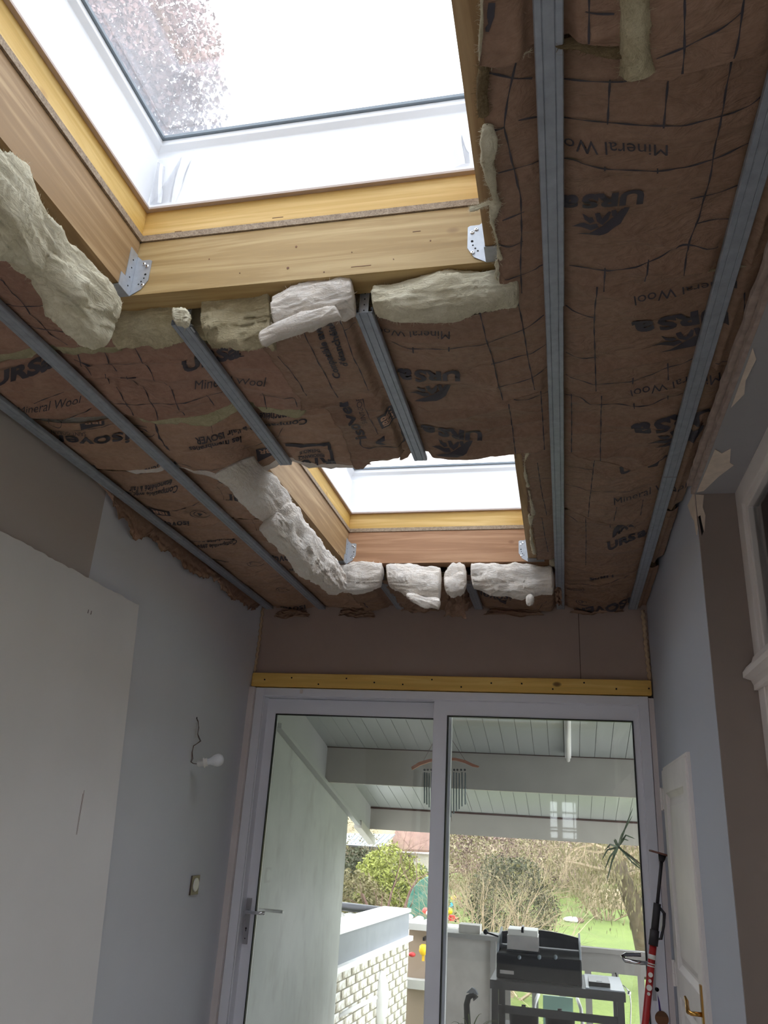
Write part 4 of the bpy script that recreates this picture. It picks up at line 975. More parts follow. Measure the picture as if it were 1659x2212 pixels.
A2.line([(348, 985), (440, 1003), (560, 985)], .003); A2.line([(120, 930), (200, 925), (270, 912)], .003); A2.line([(105, 906), (135, 908), (132, 920), (104, 918), (105, 906)], .003)
A2.poly([(616, 957), (712, 950), (713, 955), (617, 963)]); A2.poly([(708, 955), (714, 953), (727, 992), (720, 996)])
A2.text('THERMIQUE', (692, 964), (647, 967), (693, 971), bold=.03); A2.text('PERFORMANCE', (701, 973), (645, 977), (702, 979), bold=.03); A2.text('KTO', (716, 981), (645, 986), (719, 1000), bold=.05)
A2.line([(455, 905), (460, 930)], .002); A2.line([(520, 965), (600, 945), (612, 925)], .002)
A2.done()
for nm, seed, y0, far, lip_ in (('light brown batt left of the white wool roll, first beyond the hanging batts', 24, 2.46, pxl([(250, 1118), (300, 1124), (350, 1130), (420, 1126), (480, 1122), (560, 1112), (620, 1112)], ZK-.012), None),
                         ('light brown batt left of the white wool roll, second beyond the hanging batts', 25, 3.00, 3.50, None), ('light brown batt left of the far trimmer end', 26, 3.46, 3.93, None), ('light brown batt in the far left ceiling corner', 27, 3.90, YB-.01, None)):
    A = Batt(nm, LFT, -1.145 if seed < 27 else -1.10, y0, far, ZK+.006, seed, wr=.008, droop=.012, th=.03, kr='kraft_paper_light')
    if seed == 24:
        A.text('Compatible avec les', (385, 1048), (270, 1060), (384, 1056), bold=.025); A.text('étanchéité à l\'air', (372, 1037), (280, 1049), (371, 1046), bold=.025)
        A.badge([(367, 1097), (319, 1097), (331, 1107), (370, 1107)]); A.arcs((433, 1104), .045); A.text('isover', (410, 1113), (350, 1124), (411, 1124), bold=.02)
        A.text('isover', (600, 1056), (484, 1066), (601, 1077), bold=.02); A.line([(310, 1095), (380, 1097), (430, 1082)], .004); A.line([(470, 1035), (490, 1047), (512, 1047)], .004)
    if seed == 25:
        A.text('Compatible avec les', (512, 1166), (410, 1178), (512, 1172), bold=.025); A.text('étanchéité à l\'air', (508, 1158), (412, 1168), (508, 1163), bold=.025)
        A.badge([(495, 1205), (458, 1205), (465, 1211), (497, 1211)]); A.arcs((553, 1209), .045); A.text('isover', (640, 1193), (582, 1197), (642, 1204), bold=.02); A.text('IS', (531, 1219), (498, 1226), (532, 1225), bold=.03)
    if seed == 26:
        A.badge([(568, 1261), (534, 1261), (542, 1267), (570, 1267)]); A.text('isover', (615, 1275), (570, 1284), (616, 1285), bold=.02); A.arcs((612, 1262), .04); A.text('étanchéité', (650, 1225), (625, 1228), (650, 1230), bold=.03)
    if seed == 27: A.text('isover', (660, 1300), (600, 1305), (662, 1308), bold=.02); A.arcs((690, 1303), .04)
    for k_ in range(3): A.line([(470+60*k_+(seed-24)*70, 1045+75*(seed-24)), (485+60*k_+(seed-24)*70, 1075+70*(seed-24))], .002, 1)
    A.done()
    globals()['AL%d' % seed] = A
# torn paper flange hanging down the left wall
def flange(par, P_top, P_bot, seed, m='kraft_paper_light'):
    n, k_ = 90, 14; V = []
    T = [Vector(p) for p in P_top]; B = [Vector(p) for p in P_bot]
    def ev(P, t):
        t *= len(P)-1; i = min(int(t), len(P)-2); return P[i].lerp(P[i+1], t-i)
    for i in range(n):
        u = i/(n-1); a = ev(T, u); b_ = ev(B, u); b_ = b_+Vector((0, 0, .012*float(vn(u*14, 1, 1, seed))+.006*float(vn(u*50, 1, 1, seed))))
        for j in range(k_):
            v_ = j/(k_-1); p = a.lerp(b_, v_); p = p+Vector((abs(.022*float(vn(u*9, v_*2.5, 3, seed))*v_)+.010*float(1-abs(vn(u*16+v_*3, v_*3, 5, seed)))*v_, 0, 0)); V.append(p)
    V2 = [p+Vector((.0012, 0, 0)) for p in V]
    F = gridfaces(n, k_); N = n*k_
    per = [i*k_ for i in range(n)]+[(n-1)*k_+j for j in range(1, k_)]+[i*k_+k_-1 for i in range(n-2, -1, -1)]+[j for j in range(k_-2, 0, -1)]
    P = np.array(per); Pn = np.roll(P, -1); E_ = np.stack([P, P+N, Pn+N, Pn], -1)
    return npmesh('kraft_flange', np.array([p[:] for p in V+V2]), np.concatenate([F[:, ::-1], F+N, E_]), m, par)
xw = XL+.004
flange(AL24.root, [(xw+.004, 2.45, 2.812), (xw+.004, 2.8, 2.812), (xw+.004, 3.04, 2.812)], [at(*p, 'X', xw+.006) for p in ((222, 1052), (250, 1110), (290, 1166), (318, 1160))], 3)
flange(AL25.root, [(xw+.004, 3.0, 2.812), (xw+.004, 3.5, 2.812)], [at(*p, 'X', xw+.006) for p in ((312, 1158), (345, 1185), (375, 1205), (405, 1232), (440, 1246))], 4)
flange(AL26.root, [(xw+.004, 3.45, 2.812), (xw+.004, 3.92, 2.812)], [at(*p, 'X', xw+.006) for p in ((430, 1240), (465, 1254), (480, 1280), (500, 1293))], 5)
flange(AL27.root, [(xw+.004, 3.88, 2.812), (xw+.004, YB-.05, 2.812)], [at(*p, 'X', xw+.006) for p in ((490, 1292), (512, 1298), (530, 1312), (540, 1318))], 6)
# far strip behind the pinkish trimmer
B1 = Batt('brown batt beyond the pinkish trimmer, left of the far short rails', -1.13, -.90, 3.80, YB-.025, ZK-.012, 31, wr=.009, th=.03, kr='kraft_paper')
B1.text('à l\'air ISOVER', (742, 1304), (706, 1306), (743, 1309), bold=.03); B1.text('étanchéité', (812, 1264), (768, 1276), (812, 1270), bold=.02); B1.line([(785, 1298), (795, 1308)], .008); B1.done()
B2 = Batt('brown batt beyond the pinkish trimmer, between the far short rails', -.90, -.44, 3.80, YB-.025, ZK-.012, 32, wr=.014, th=.03); B2.line([(845, 1290), (880, 1310), (930, 1315)], .003); B2.done()
B3 = Batt('brown batt beyond the pinkish trimmer, right of the far short rails', -.44, -.015, 3.80, YB-.025, ZK-.012, 33, wr=.010, th=.03)
B3.text('isover', (1105, 1273), (1030, 1270), (1104, 1287), bold=.02); B3.poly([(1066, 1288), (1095, 1290), (1093, 1300), (1080, 1296)]); B3.line([(1050, 1305), (1100, 1315), (1150, 1312), (1180, 1295)], .003); B3.done()
# loose batt laid lengthwise over the others
F1 = Batt('loose white batt laid lengthwise between the short rails, its lettering turned sideways', pxl([(562, 742), (585, 765), (603, 792), (625, 820), (645, 852), (652, 880)], 2.80), pxl([(765, 672), (800, 760), (838, 822), (842, 850)], 2.80), pxl([(562, 742), (600, 728), (650, 705), (700, 690), (765, 664)], 2.80), pxl([(650, 880), (700, 866), (760, 858), (800, 852), (842, 846)], 2.80), 2.802, 34, rails=(-.93, -.47, -.30), wr=.006, sag=.008, droop=.006, th=.05, kr='kraft_paper', wool='wool_white')
for p in (Z1((270, 575), (400, 830), (540, 1100), (705, 1395)), Z1((675, 395), (770, 650), (900, 950), (1060, 1305)), Z1((0, 910), (100, 1010), (250, 1200), (340, 1365)), Z1((770, 655), (830, 620), (900, 610))): F1.line(p, .003)
F1.text('Compatible avec', Z1((735, 1155))[0], Z1((475, 545))[0], Z1((655, 1165))[0], bold=.03)
F1.text('d\'étanchéité à', Z1((822, 1012))[0], Z1((605, 470))[0], Z1((745, 1025))[0], bold=.03)
F1.done()
F2 = Batt('second loose batt piece with sideways lettering hanging at the far roof window', pxl([(648, 870), (700, 884), (735, 925), (752, 960), (760, 985)], 2.80), -.462, pxl([(640, 862), (700, 862), (760, 852), (842, 842)], 2.80), pxl([(752, 1002), (772, 992), (820, 990), (880, 982), (908, 975)], 2.79), 2.806, 35, rails=(-.93, -.47, -.30), wr=.008, sag=.006, droop=.016, th=.04, wool='wool_white', kr='kraft_paper')
F2.text('isover', (792, 945), (745, 867), (768, 950), bold=.02); F2.text('SAINT-GOBAIN', (794, 913), (774, 852), (783, 915)); F2.badge([(859, 913), (846, 886), (814, 901), (825, 926)], 'IBR')
F2.line([(776, 856), (795, 895), (817, 937)], .003); F2.line(Z1((965, 1860), (960, 1950), (1000, 1975), (1110, 1960), (1200, 1950), (1260, 1955), (1480, 1975), (1400, 1720)), .006); F2.poly(Z1((1140, 1880), (1240, 1835), (1250, 1870), (1200, 1890), (1270, 1920), (1200, 1920), (1150, 1905)))
F2.done()
# marks and nail holes on the near trimmer
tr_ = next(o for o in bpy.data.objects if o.get('label', '').startswith('pale timber trimmer'))
bm = bmesh.new()
for px_, py_, r in ((622, 579, .0035), (640, 533, .003), (452, 560, .002), (930, 520, .002), (760, 545, .0015), (700, 588, .002), (518, 590, .0015), (850, 560, .0015)):
    c = at(px_, py_, 'Y', SKY[0][1]); lathe(bm, (c.x, c.y-.0005, c.z), (0, 1, 0), [(-.0003, r), (.001, r)], 8)
for px_, py_, L_ in ((385, 500, .02), (600, 470, .03), (780, 575, .05), (900, 500, .02)):
    c = at(px_, py_, 'Y', SKY[0][1]); bx(bm, c.x-L_/2, c.x+L_/2, c.y-.0006, c.y+.0005, c.z-.0008, c.z+.0008)
mk_ = obj('nail_mark', bm, 'wood_dark', None); mk_.parent = tr_; mk_.location = mk_.location-wloc(tr_); stuff(mk_)
# ---- exposed wool
W1T = [at(-60, 255, 'X', -1.150), at(0, 352, 'X', -1.150), at(50, 375, 'X', -1.150), at(105, 478, 'X', -1.150), at(165, 555, 'X', -1.150), at(262, 650, 'X', -1.150)]
W1B = [at(-70, 440, 'X', -1.19), at(0, 548, 'X', -1.19), at(60, 575, 'X', -1.18), at(110, 610, 'X', -1.18), at(158, 690, 'X', -1.165), at(232, 742, 'X', -1.15)]
h = len(W1T)
wool(A0.root, W1T[:4], W1B[:4], (1, -.1, .4), .022, .05, 'wool_cream', 1, pull=.93, n=170, ring=60, amp=1.15, fuzz=420)
wool(A0.root, [W1T[3]+Vector((0, -.03, 0))]+W1T[4:], [W1B[3]+Vector((0, -.05, 0))]+W1B[4:], (1, -.1, .4), .022, .05, 'wool_cream', 2, pull=.93, n=170, ring=60, amp=1.15, fuzz=420)
wool(A1.root, pl([(248, 644), (330, 650), (400, 655)], 'Y', 1.585), pl([(240, 738), (330, 726), (388, 706)], 'Y', 1.60), (0, -1, .35), .018, .05, 'wool_olive', 3, amp=1.1, pull=.985)
wool(A1.root, pl([(436, 644), (470, 632), (530, 618), (585, 612)], 'Y', 1.58), pl([(440, 712), (475, 738), (520, 736), (592, 730)], 'Y', 1.585), (0, -1, .35), .024, .05, 'wool_olive', 4, pull=.98, amp=1.5, fuzz=420)
wool(A1.root, pl([(374, 674), (412, 670)], 'Y', 1.53), pl([(376, 704), (410, 697)], 'Y', 1.53), (0, -1, 0), .014, .012, 'wool_cream', 5, 'wool_tuft', n=40, ring=28, amp=1.5, taper=.25, fuzz=120)
wool(F1.root, pl([(588, 655), (640, 632), (700, 618), (764, 614)], 'Y', 1.57), pl([(590, 700), (640, 688), (700, 674), (765, 656)], 'Y', 1.56), (0, -1, .35), .026, .05, 'wool_white', 6, amp=.8, fuzz=350)
wool(F1.root, pl([(560, 722), (600, 700), (660, 680), (730, 668)], 'Y', 1.552), pl([(562, 744), (605, 727), (660, 704), (735, 682)], 'Y', 1.550), (0, -1, -.2), .012, .03, 'wool_white', 7, 'wool_lip', amp=.5, fuzz=250)
wool(M1.root, pl([(768, 622), (800, 625), (812, 640)], 'Y', 1.62), pl([(768, 690), (800, 690), (812, 690)], 'Y', 1.62), (0, -1, 0), .01, .05, 'wool_olive', 8, pull=1.0, n=60, amp=.7)
wool(M1.root, pl([(803, 628), (880, 618), (960, 606), (1030, 600), (1085, 596), (1122, 610)], 'Y', 1.58), pl([(803, 660), (860, 668), (960, 668), (1010, 658), (1075, 640), (1120, 624)], 'Y', 1.57), (0, -1, .35), .022, .05, 'wool_cream', 9, n=220, amp=.9, fuzz=500)
wool(A1.root, pl([(395, 640), (445, 636)], 'Y', 1.62), pl([(395, 712), (445, 722)], 'Y', 1.62), (0, -1, 0), .01, .04, 'wool_olive', 19, n=60, amp=.7, pull=1.0)
# ragged edge along the right joist, near window
def edge_run(par, pts, r, m, seed, z=ZK-.002, fuzz=300, amp=.8):
    r *= (.55 if r > .03 else .36); P = [at(a, b_, 'Z', z) for a, b_ in pts]
    return wool(par, [p+Vector((0, 0, r)) for p in P], [p-Vector((0, 0, r*.6)) for p in P], (-1, 0, 0), r*.8, r*1.2, m, seed, 'torn_wool_edge', n=int(110+len(pts)*30), ring=18, amp=amp*.85, fuzz=int(fuzz*.8), taper=.04, pull=.985)
edge_run(J.root, [(1046, -60), (1043, 30), (1038, 90), (1037, 130), (1060, 140), (1100, 132), (1150, 108)], .006, 'wool_cream', 41, amp=.35)
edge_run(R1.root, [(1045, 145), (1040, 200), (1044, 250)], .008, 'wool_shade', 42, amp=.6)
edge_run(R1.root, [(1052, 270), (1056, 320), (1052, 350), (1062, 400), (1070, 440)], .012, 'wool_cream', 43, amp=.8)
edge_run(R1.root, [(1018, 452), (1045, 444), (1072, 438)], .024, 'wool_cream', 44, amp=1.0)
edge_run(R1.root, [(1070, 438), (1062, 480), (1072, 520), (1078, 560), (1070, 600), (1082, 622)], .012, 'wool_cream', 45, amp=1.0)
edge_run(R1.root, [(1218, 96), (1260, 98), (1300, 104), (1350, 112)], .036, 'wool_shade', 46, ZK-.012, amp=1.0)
edge_run(J.root, [(1366, -30), (1370, 50), (1368, 110), (1372, 160)], .040, 'wool_olive', 47, ZK-.020, amp=.8)
edge_run(R1.root, [(1330, 600), (1400, 590), (1480, 586), (1550, 582), (1620, 570)], .030, 'wool_olive', 48, ZK+.010, amp=.9)
# white roll along the left joist of the far roof window
wool(AL24.root, pl([(540, 985), (565, 1008), (600, 1050), (635, 1085)], 'X', -1.115), pl([(478, 1012), (520, 1055), (560, 1100), (596, 1122)], 'X', -1.14), (1, -.1, .45), .022, .06, 'wool_white', 10, pull=.925, n=200, ring=56, amp=1.0, fuzz=420)
wool(AL25.root, pl([(610, 1085), (640, 1105), (680, 1165), (725, 1215), (742, 1250)], 'X', -1.115), pl([(580, 1128), (600, 1160), (640, 1210), (690, 1255), (738, 1280)], 'X', -1.13), (1, -.1, .45), .026, .06, 'wool_white', 11, pull=.925, n=230, ring=56, amp=1.0, fuzz=420)
wool(B1.root, pl([(735, 1222), (780, 1218), (828, 1222)], 'Y', 3.82), pl([(738, 1278), (780, 1274), (822, 1262)], 'Y', 3.82), (0, -1, .35), .024, .05, 'wool_white', 12, n=120, amp=.8)
wool(B2.root, pl([(834, 1224), (880, 1222), (955, 1224)], 'Y', 3.82), pl([(838, 1262), (890, 1290), (950, 1302)], 'Y', 3.80), (0, -1, .35), .03, .05, 'wool_white', 13, n=150, amp=.9)
wool(B2.root, pl([(880, 1278), (920, 1292), (952, 1298)], 'Y', 3.78), pl([(876, 1290), (918, 1312), (950, 1312)], 'Y', 3.775), (0, -1, 0), .012, .02, 'wool_white', 14, 'torn_wool_edge', n=70, ring=24, amp=.9, taper=.2)
wool(B2.root, pl([(958, 1232), (985, 1222), (1008, 1224)], 'Y', 3.83), pl([(960, 1278), (985, 1284), (1008, 1276)], 'Y', 3.82), (0, -1, .35), .026, .05, 'wool_white', 15, n=80, amp=.9, taper=.15)
wool(B3.root, pl([(1016, 1224), (1060, 1218), (1120, 1222), (1195, 1226)], 'Y', 3.82), pl([(1018, 1262), (1060, 1280), (1130, 1288), (1198, 1272)], 'Y', 3.81), (0, -1, .35), .034, .05, 'wool_white', 16, n=180, amp=.9)
wool(B3.root, pl([(1136, 1286), (1154, 1284)], 'Y', 3.77), pl([(1136, 1306), (1154, 1304)], 'Y', 3.77), (0, -1, 0), .012, .012, 'wool_white', 17, 'wool_tuft', n=30, ring=24, amp=.7, taper=.4, fuzz=120)
wool(R5.root, pl([(1186, 1205), (1200, 1202)], 'Y', 3.80), pl([(1186, 1222), (1202, 1222)], 'Y', 3.80), (0, -1, 0), .012, .012, 'wool_cream', 18, 'wool_tuft', n=30, ring=24, amp=.7, taper=.4, fuzz=80)
edge_run(R4.root, [(1140, 978), (1132, 1000), (1134, 1025), (1141, 1050)], .009, 'wool_cream', 51, amp=.8, fuzz=160)
edge_run(R4.root, [(1142, 1060), (1148, 1090), (1152, 1112)], .010, 'wool_cream', 52, amp=.8, fuzz=160)
edge_run(R5.root, [(1146, 1112), (1146, 1150), (1150, 1180), (1154, 1196)], .007, 'wool_cream', 53, amp=.7, fuzz=160)
# crumpled paper scraps
def crumple(par, cpx, Y, w, h_, seed, m='kraft_paper'):
    c = at(*cpx, 'Y', Y); n = 22; V = []
    for i in range(n):
        for j in range(n):
            u, v_ = i/(n-1)-.5, j/(n-1)-.5
            V.append(c+Vector((u*w*(1-.3*v_)+.008*float(vn(u*8, v_*8, 1, seed)), .018*float(vn(u*7, v_*7, 2, seed))+.01*abs(float(vn(u*16, v_*16, 3, seed))), v_*h_+.01*float(vn(u*9, v_*2, 4, seed)))))
    V2 = [p+Vector((0, .001, 0)) for p in V]; F = gridfaces(n, n)
    npmesh('torn_paper', np.array([p[:] for p in V+V2]), np.concatenate([F, F[:, ::-1]+n*n]), m, par)
crumple(B2.root, (905, 1308), 3.90, .16, .06, 1); crumple(B2.root, (985, 1306), 3.93, .10, .13, 2); crumple(B3.root, (1206, 1285), 3.96, .03, .11, 3, 'kraft_paper_light')
crumple(B2.root, (1000, 1292), 3.99, .07, .05, 4); crumple(R6.root, (1290, 1315), 4.36, .25, .05, 5); crumple(AL27.root, (630, 1325), 4.36, .2, .05, 6)
crumple(B1.root, (770, 1322), 4.36, .2, .05, 7); crumple(B3.root, (1110, 1322), 4.36, .3, .04, 8)

# ================================================================== THINGS IN THE ROOM
# plasterboard leaning on the left wall
bm = bmesh.new(); y0, y1 = 1.75, 2.97; zt = 2.433; th = .013
xb = -1.60; xt_ = XL+.016
A_ = [Vector((xb, y, 0)) for y in (y0, y1)]; B_ = [Vector((xt_, y, zt)) for y in (y0, y1)]
rnd = random.Random(4); top = []
N = 60
nrm = Vector((zt, 0, xb-xt_)).normalized()*th
ring_f = [Vector((xb, y0, 0)), Vector((xb, y1, 0))]+[Vector((xt_, y1+(y0-y1)*i/N, zt+(rnd.uniform(-.0035, .003) if 0 < i < N else 0))) for i in range(N+1)]
prism(bm, ring_f, -nrm)
pb = thing('plasterboard_sheet', 'pale plasterboard sheet leaning against the left wall', 'plasterboard', (xb, 2.36, 0))
obj('board_face', bm, 'plasterboard_face', pb)
def on_board(y, z, off=.0006): t = z/zt; return Vector((xb+(xt_-xb)*t, y, z))+nrm.normalized()*off
bm = bmesh.new()
for dy in (0, -.004): prism(bm, [on_board(2.72+dy, 1.52), on_board(2.7208+dy, 1.52), on_board(2.733+dy*1.6, 1.67+dy*3), on_board(2.7315+dy*1.6, 1.67+dy*3)], nrm.normalized()*.0003)
stuff(obj('scuff_mark', bm, 'prop_pad', pb))
bm = bmesh.new()
for y in (2.60, 2.62): prism(bm, [on_board(y, 2.30), on_board(y+.004, 2.30), on_board(y+.006, 2.315), on_board(y+.003, 2.315)], nrm.normalized()*.0003)
stuff(obj('pencil_mark', bm, 'brown_gap', pb))
# bulb on a loose cable
t = thing('bare_light_bulb', 'bare white bulb in a socket hanging from loose wires on the left wall', 'lamp', (XL, 3.72, 1.84))
wp = [(XL-.004, 3.717, 2.053), (XL+.006, 3.722, 2.04), (XL+.010, 3.735, 2.01), (XL+.008, 3.735, 1.98), (XL+.01, 3.745, 1.965), (XL+.012, 3.765, 1.95), (XL+.01, 3.74, 1.935), (XL+.010, 3.705, 1.92), (XL+.008, 3.70, 1.89), (XL+.010, 3.705, 1.86), (XL+.008, 3.70, 1.845), (XL+.02, 3.705, 1.838), (XL+.035, 3.725, 1.838)]
for k_, (dy, m) in enumerate(((0, 'cable'), (.007, 'cable'))):
    bm = bmesh.new(); P = [Vector(p)+Vector((.002*k_, dy*math.sin(i*1.3+k_*2), 0)) for i, p in enumerate(wp)]
    P[-1] = Vector(wp[-1]); tube(bm, P, .0016, 6); obj('wire', bm, m, t, True)
bm = bmesh.new(); tube(bm, [(XL+.006, 3.705, 2.03), (XL+.008, 3.70, 2.00), (XL+.007, 3.712, 1.96)], .0012, 6); obj('wire', bm, 'cable_white', t, True)
bm = bmesh.new(); lathe(bm, (XL-.001, 3.717, 2.055), (1, 0, 0), [(0, .006), (.0015, .006)], 10); obj('wall_hole', bm, 'hole_black', t)
p0 = Vector((XL+.032, 3.725, 1.838)); p1 = Vector((XL+.150, 3.76, 1.868)); ax = (p1-p0).normalized()
bm = bmesh.new(); lathe(bm, p0, ax, [(0, .010), (.004, .016), (.030, .017), (.031, .024), (.036, .024), (.037, .019), (.050, .019), (.051, .015)], 20); obj('lamp_holder', bm, 'white_plastic', t, True)
bm = bmesh.new(); lathe(bm, p0, ax, [(.050, .014), (.062, .015), (.072, .019), (.082, .0255), (.094, .0295), (.106, .0300), (.117, .026), (.125, .018), (.129, .008), (.1295, .001)], 28); obj('bulb', bm, 'bulb_glass', t, True)
# socket / switch
t = thing('wall_switch', 'bronze wall plate with a round white button on the left wall', 'switch', (XL, 3.945, 1.245))
obj('plate', box(XL+.0005, XL+.009, 3.90, 3.985, 1.245, 1.33), 'bronze_plate', t, bev=.002)
bm = bmesh.new(); lathe(bm, (XL+.008, 3.945, 1.289), (1, 0, 0), [(0, .031), (.004, .031), (.006, .028)], 28); obj('button', bm, 'white_plastic', t)
# adjustable prop
a0 = Vector((.155, 4.08, 0)); a1 = Vector((.433, 4.15, 1.556)); d = (a1-a0).normalized()
t = thing('support_prop', 'red and black telescopic support prop leaning beside the sliding door', 'prop', a0)
def seg(name, f0, f1, r, m, n=16): bm = bmesh.new(); tube(bm, [a0.lerp(a1, f0), a0.lerp(a1, f1)], r, n); return obj(name, bm, m, t, True)
seg('outer_tube', .0, .765, .0155, 'prop_red'); seg('inner_rod', .86, .985, .0075, 'prop_black'); seg('collar', .76, .80, .0205, 'prop_black'); seg('grip_body', .795, .87, .0165, 'prop_black')
seg('label_band', .725, .737, .0160, 'white_plastic'); seg('label_band', .712, .715, .0160, 'white_plastic'); seg('label_band', .706, .709, .0160, 'white_plastic')
for f, w_ in ((.687, .010), (.672, .007), (.655, .012), (.64, .007)):
    c = a0.lerp(a1, f)+Vector((0, -.0158, 0)); bm = bmesh.new(); lathe(bm, c, (0, -1, 0), [(-.004, w_), (.0005, w_)], 12); obj('label_badge', bm, 'white_plastic', t)
bm = bmesh.new(); c = a0.lerp(a1, .83); u_ = Vector((1, 0, -.2)).normalized()
tube(bm, [c+u_*.010+d*.05, c+u_*.034+d*.03, c+u_*.036-d*.02, c+u_*.030-d*.075, c+u_*.012-d*.08], [.006, .007, .006, .007, .006], 10); obj('trigger', bm, 'prop_black', t, True)
bm = bmesh.new(); tube(bm, [c+u_*.024+d*.02, c+u_*.026-d*.045], .004, 8); obj('trigger_lever', bm, 'white_plastic', t, True)
bm = bmesh.new(); obox(bm, a1+d*.006, (.055, .0, -.012), (0, .045, 0), (.0008, 0, .004)); obj('head_plate', bm, 'prop_pad', t, bev=.002)
bm = bmesh.new(); lathe(bm, a1-d*.028, d, [(0, .010), (.012, .014), (.030, .018), (.033, .012)], 16); obx = obj('swivel_joint', bm, 'prop_black', t, True)
# key fob
t = thing('hanging_wooden_disc', 'wooden disc hanging on a purple ribbon from the sliding door handle', 'ornament', (.40, YB-.03, .84))
bm = bmesh.new(); lathe(bm, (.405, YB-.038, .865), (0, -1, 0), [(0, .030), (.004, .030)], 24); obj('disc', bm, 'wood_dark', t)
bm = bmesh.new(); tube(bm, [(.398, YB-.036, .892), (.396, YB-.034, .93), (.392, YB-.032, .975)], .0025, 6); tube(bm, [(.402, YB-.036, .892), (.399, YB-.034, .93), (.392, YB-.032, .975)], .002, 6); obj('ribbon', bm, 'ribbon', t, True)
bm = bmesh.new(); lathe(bm, (.392, YB-.022, .978), (0, -1, 0), [(0, .008), (.004, .009), (.014, .009)], 12); obj('key_head', bm, 'black_metal', t, True)
# ================================================================== OUTDOORS
KEEP = True
zt_ = -.10
struct(obj('terrace_slab', box(-3.2, 2.6, YB+.1, 7.6, zt_-.25, zt_), 'concrete'), 'concrete terrace slab outside')
bm = bmesh.new(); n = 60; V = []; F = []
gx = np.linspace(-60, 60, n); gy = np.linspace(7.4, 90, n)
X_, Y_ = np.meshgrid(gx, gy, indexing='ij'); Z_ = -.62+.05*vn(X_*.3, Y_*.3, 0, 2)+np.clip((Y_-34)/22, 0, 1.2)**1.2*2.6-np.clip((9.5-Y_)/2, 0, 1)*.1
npg = npmesh('ground', np.stack([X_, Y_, Z_], -1).reshape(-1, 3), gridfaces(n, n), 'grass'); struct(npg, 'lawn of the garden')
bm = bmesh.new(); bx(bm, -60, 60, -60, 7.4, -.9, -.7); struct(obj('ground_near', bm, 'concrete'), 'ground around the house')
zr = lambda y: 2.26-.243*(y-5.1)          # underside of the sloping terrace roof
TX0, TX1 = -1.70, 1.6
bm = bmesh.new(); prism(bm, [(TX0-.10, YB+.2, -.3), (TX0-.10, 6.50, -.3), (TX0-.10, 6.50, zr(6.5)-.21), (TX0-.10, YB+.2, zr(YB+.2)-.26)], (.10, 0, 0)); struct(obj('wall_terrace', bm, 'terrace_wall'), 'white rendered side wall of the terrace')
KEEP = False
rt = thing('terrace_roof', 'white sloping terrace roof with plank lining and two beams', 'roof', (0, 6, 1.7))
def sloped(name, x0, x1, ya, yb, lo, hi, m, par, bev=0):
    bm = bmesh.new(); prism(bm, [(x0, ya, zr(ya)+lo), (x0, yb, zr(yb)+lo), (x0, yb, zr(yb)+hi), (x0, ya, zr(ya)+hi)], (x1-x0, 0, 0)); return obj(name, bm, m, par, bev=bev)
sloped('roof_covering', TX0-.25, TX1+.5, YB+.2, 7.35, .022, .06, 'terrace_white', rt)
ln = sloped('lining_back', TX0, TX1, YB+.2, 7.2, .012, .022, 'brown_gap', rt)
me_pl = None
pw = .098
for bay, (ya, yb) in enumerate(((YB+.2, 5.70), (5.80, 7.20))):
    first = None
    for i in range(int((TX1-TX0)/.1)):
        x = TX0+.002+i*.1
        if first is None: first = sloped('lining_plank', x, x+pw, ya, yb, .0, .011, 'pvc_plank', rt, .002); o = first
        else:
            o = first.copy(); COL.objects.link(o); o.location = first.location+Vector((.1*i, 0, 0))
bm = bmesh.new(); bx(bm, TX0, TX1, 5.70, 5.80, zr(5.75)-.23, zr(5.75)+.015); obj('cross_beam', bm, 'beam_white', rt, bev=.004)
bm = bmesh.new(); bx(bm, TX0, TX1, 7.20, 7.30, 1.568, zr(7.25)+.02); obj('eave_beam', bm, 'beam_white', rt, bev=.004)
obj('painted_shade_line', box(TX0+.02, TX1, 7.185, 7.1995, zr(7.19)-.016, zr(7.19)-.001), 'brown_gap', rt); obj('painted_shade_line', box(TX0+.02, TX1, 5.688, 5.6995, zr(5.69)-.006, zr(5.69)-.001), 'brown_gap', rt)  # dark strips imitating the shade line where the lining meets each beam
sloped('side_board', TX0, TX0+.02, YB+.2, 7.2, -.235, .0, 'terrace_white', rt)
sloped('edge_moulding', TX0, TX0+.045, YB+.2, 6.95, -.265, -.235, 'terrace_white', rt, .003)
sloped('gutter_board', TX0-.01, TX0+.055, 6.75, 7.3, -.285, -.225, 'beam_white', rt, .003)
for x in (.33,): pass
bm = bmesh.new(); bx(bm, .515, .521, 5.0, 5.70, zr(5.3)-.02, zr(5.3)-.02) if False else None
tb = thing('tube_light', 'white tube light fixed under the terrace roof', 'lamp', (.026, 5.2, 2.1))
bm = bmesh.new(); y0, y1 = 4.9, 5.62; prism(bm, [(.006, y0, zr(y0)-.025), (.006, y1, zr(y1)-.04), (.006, y1, zr(y1)+.0), (.006, y0, zr(y0)+.0)], (.04, 0, 0)); obj('housing', bm, 'coping_white', tb, bev=.004)
bm = bmesh.new(); tube(bm, [(.026, y0+.02, zr(y0)-.035), (.026, y1-.02, zr(y1)-.052)], .013, 10); obj('tube', bm, 'white_plastic', tb, True)
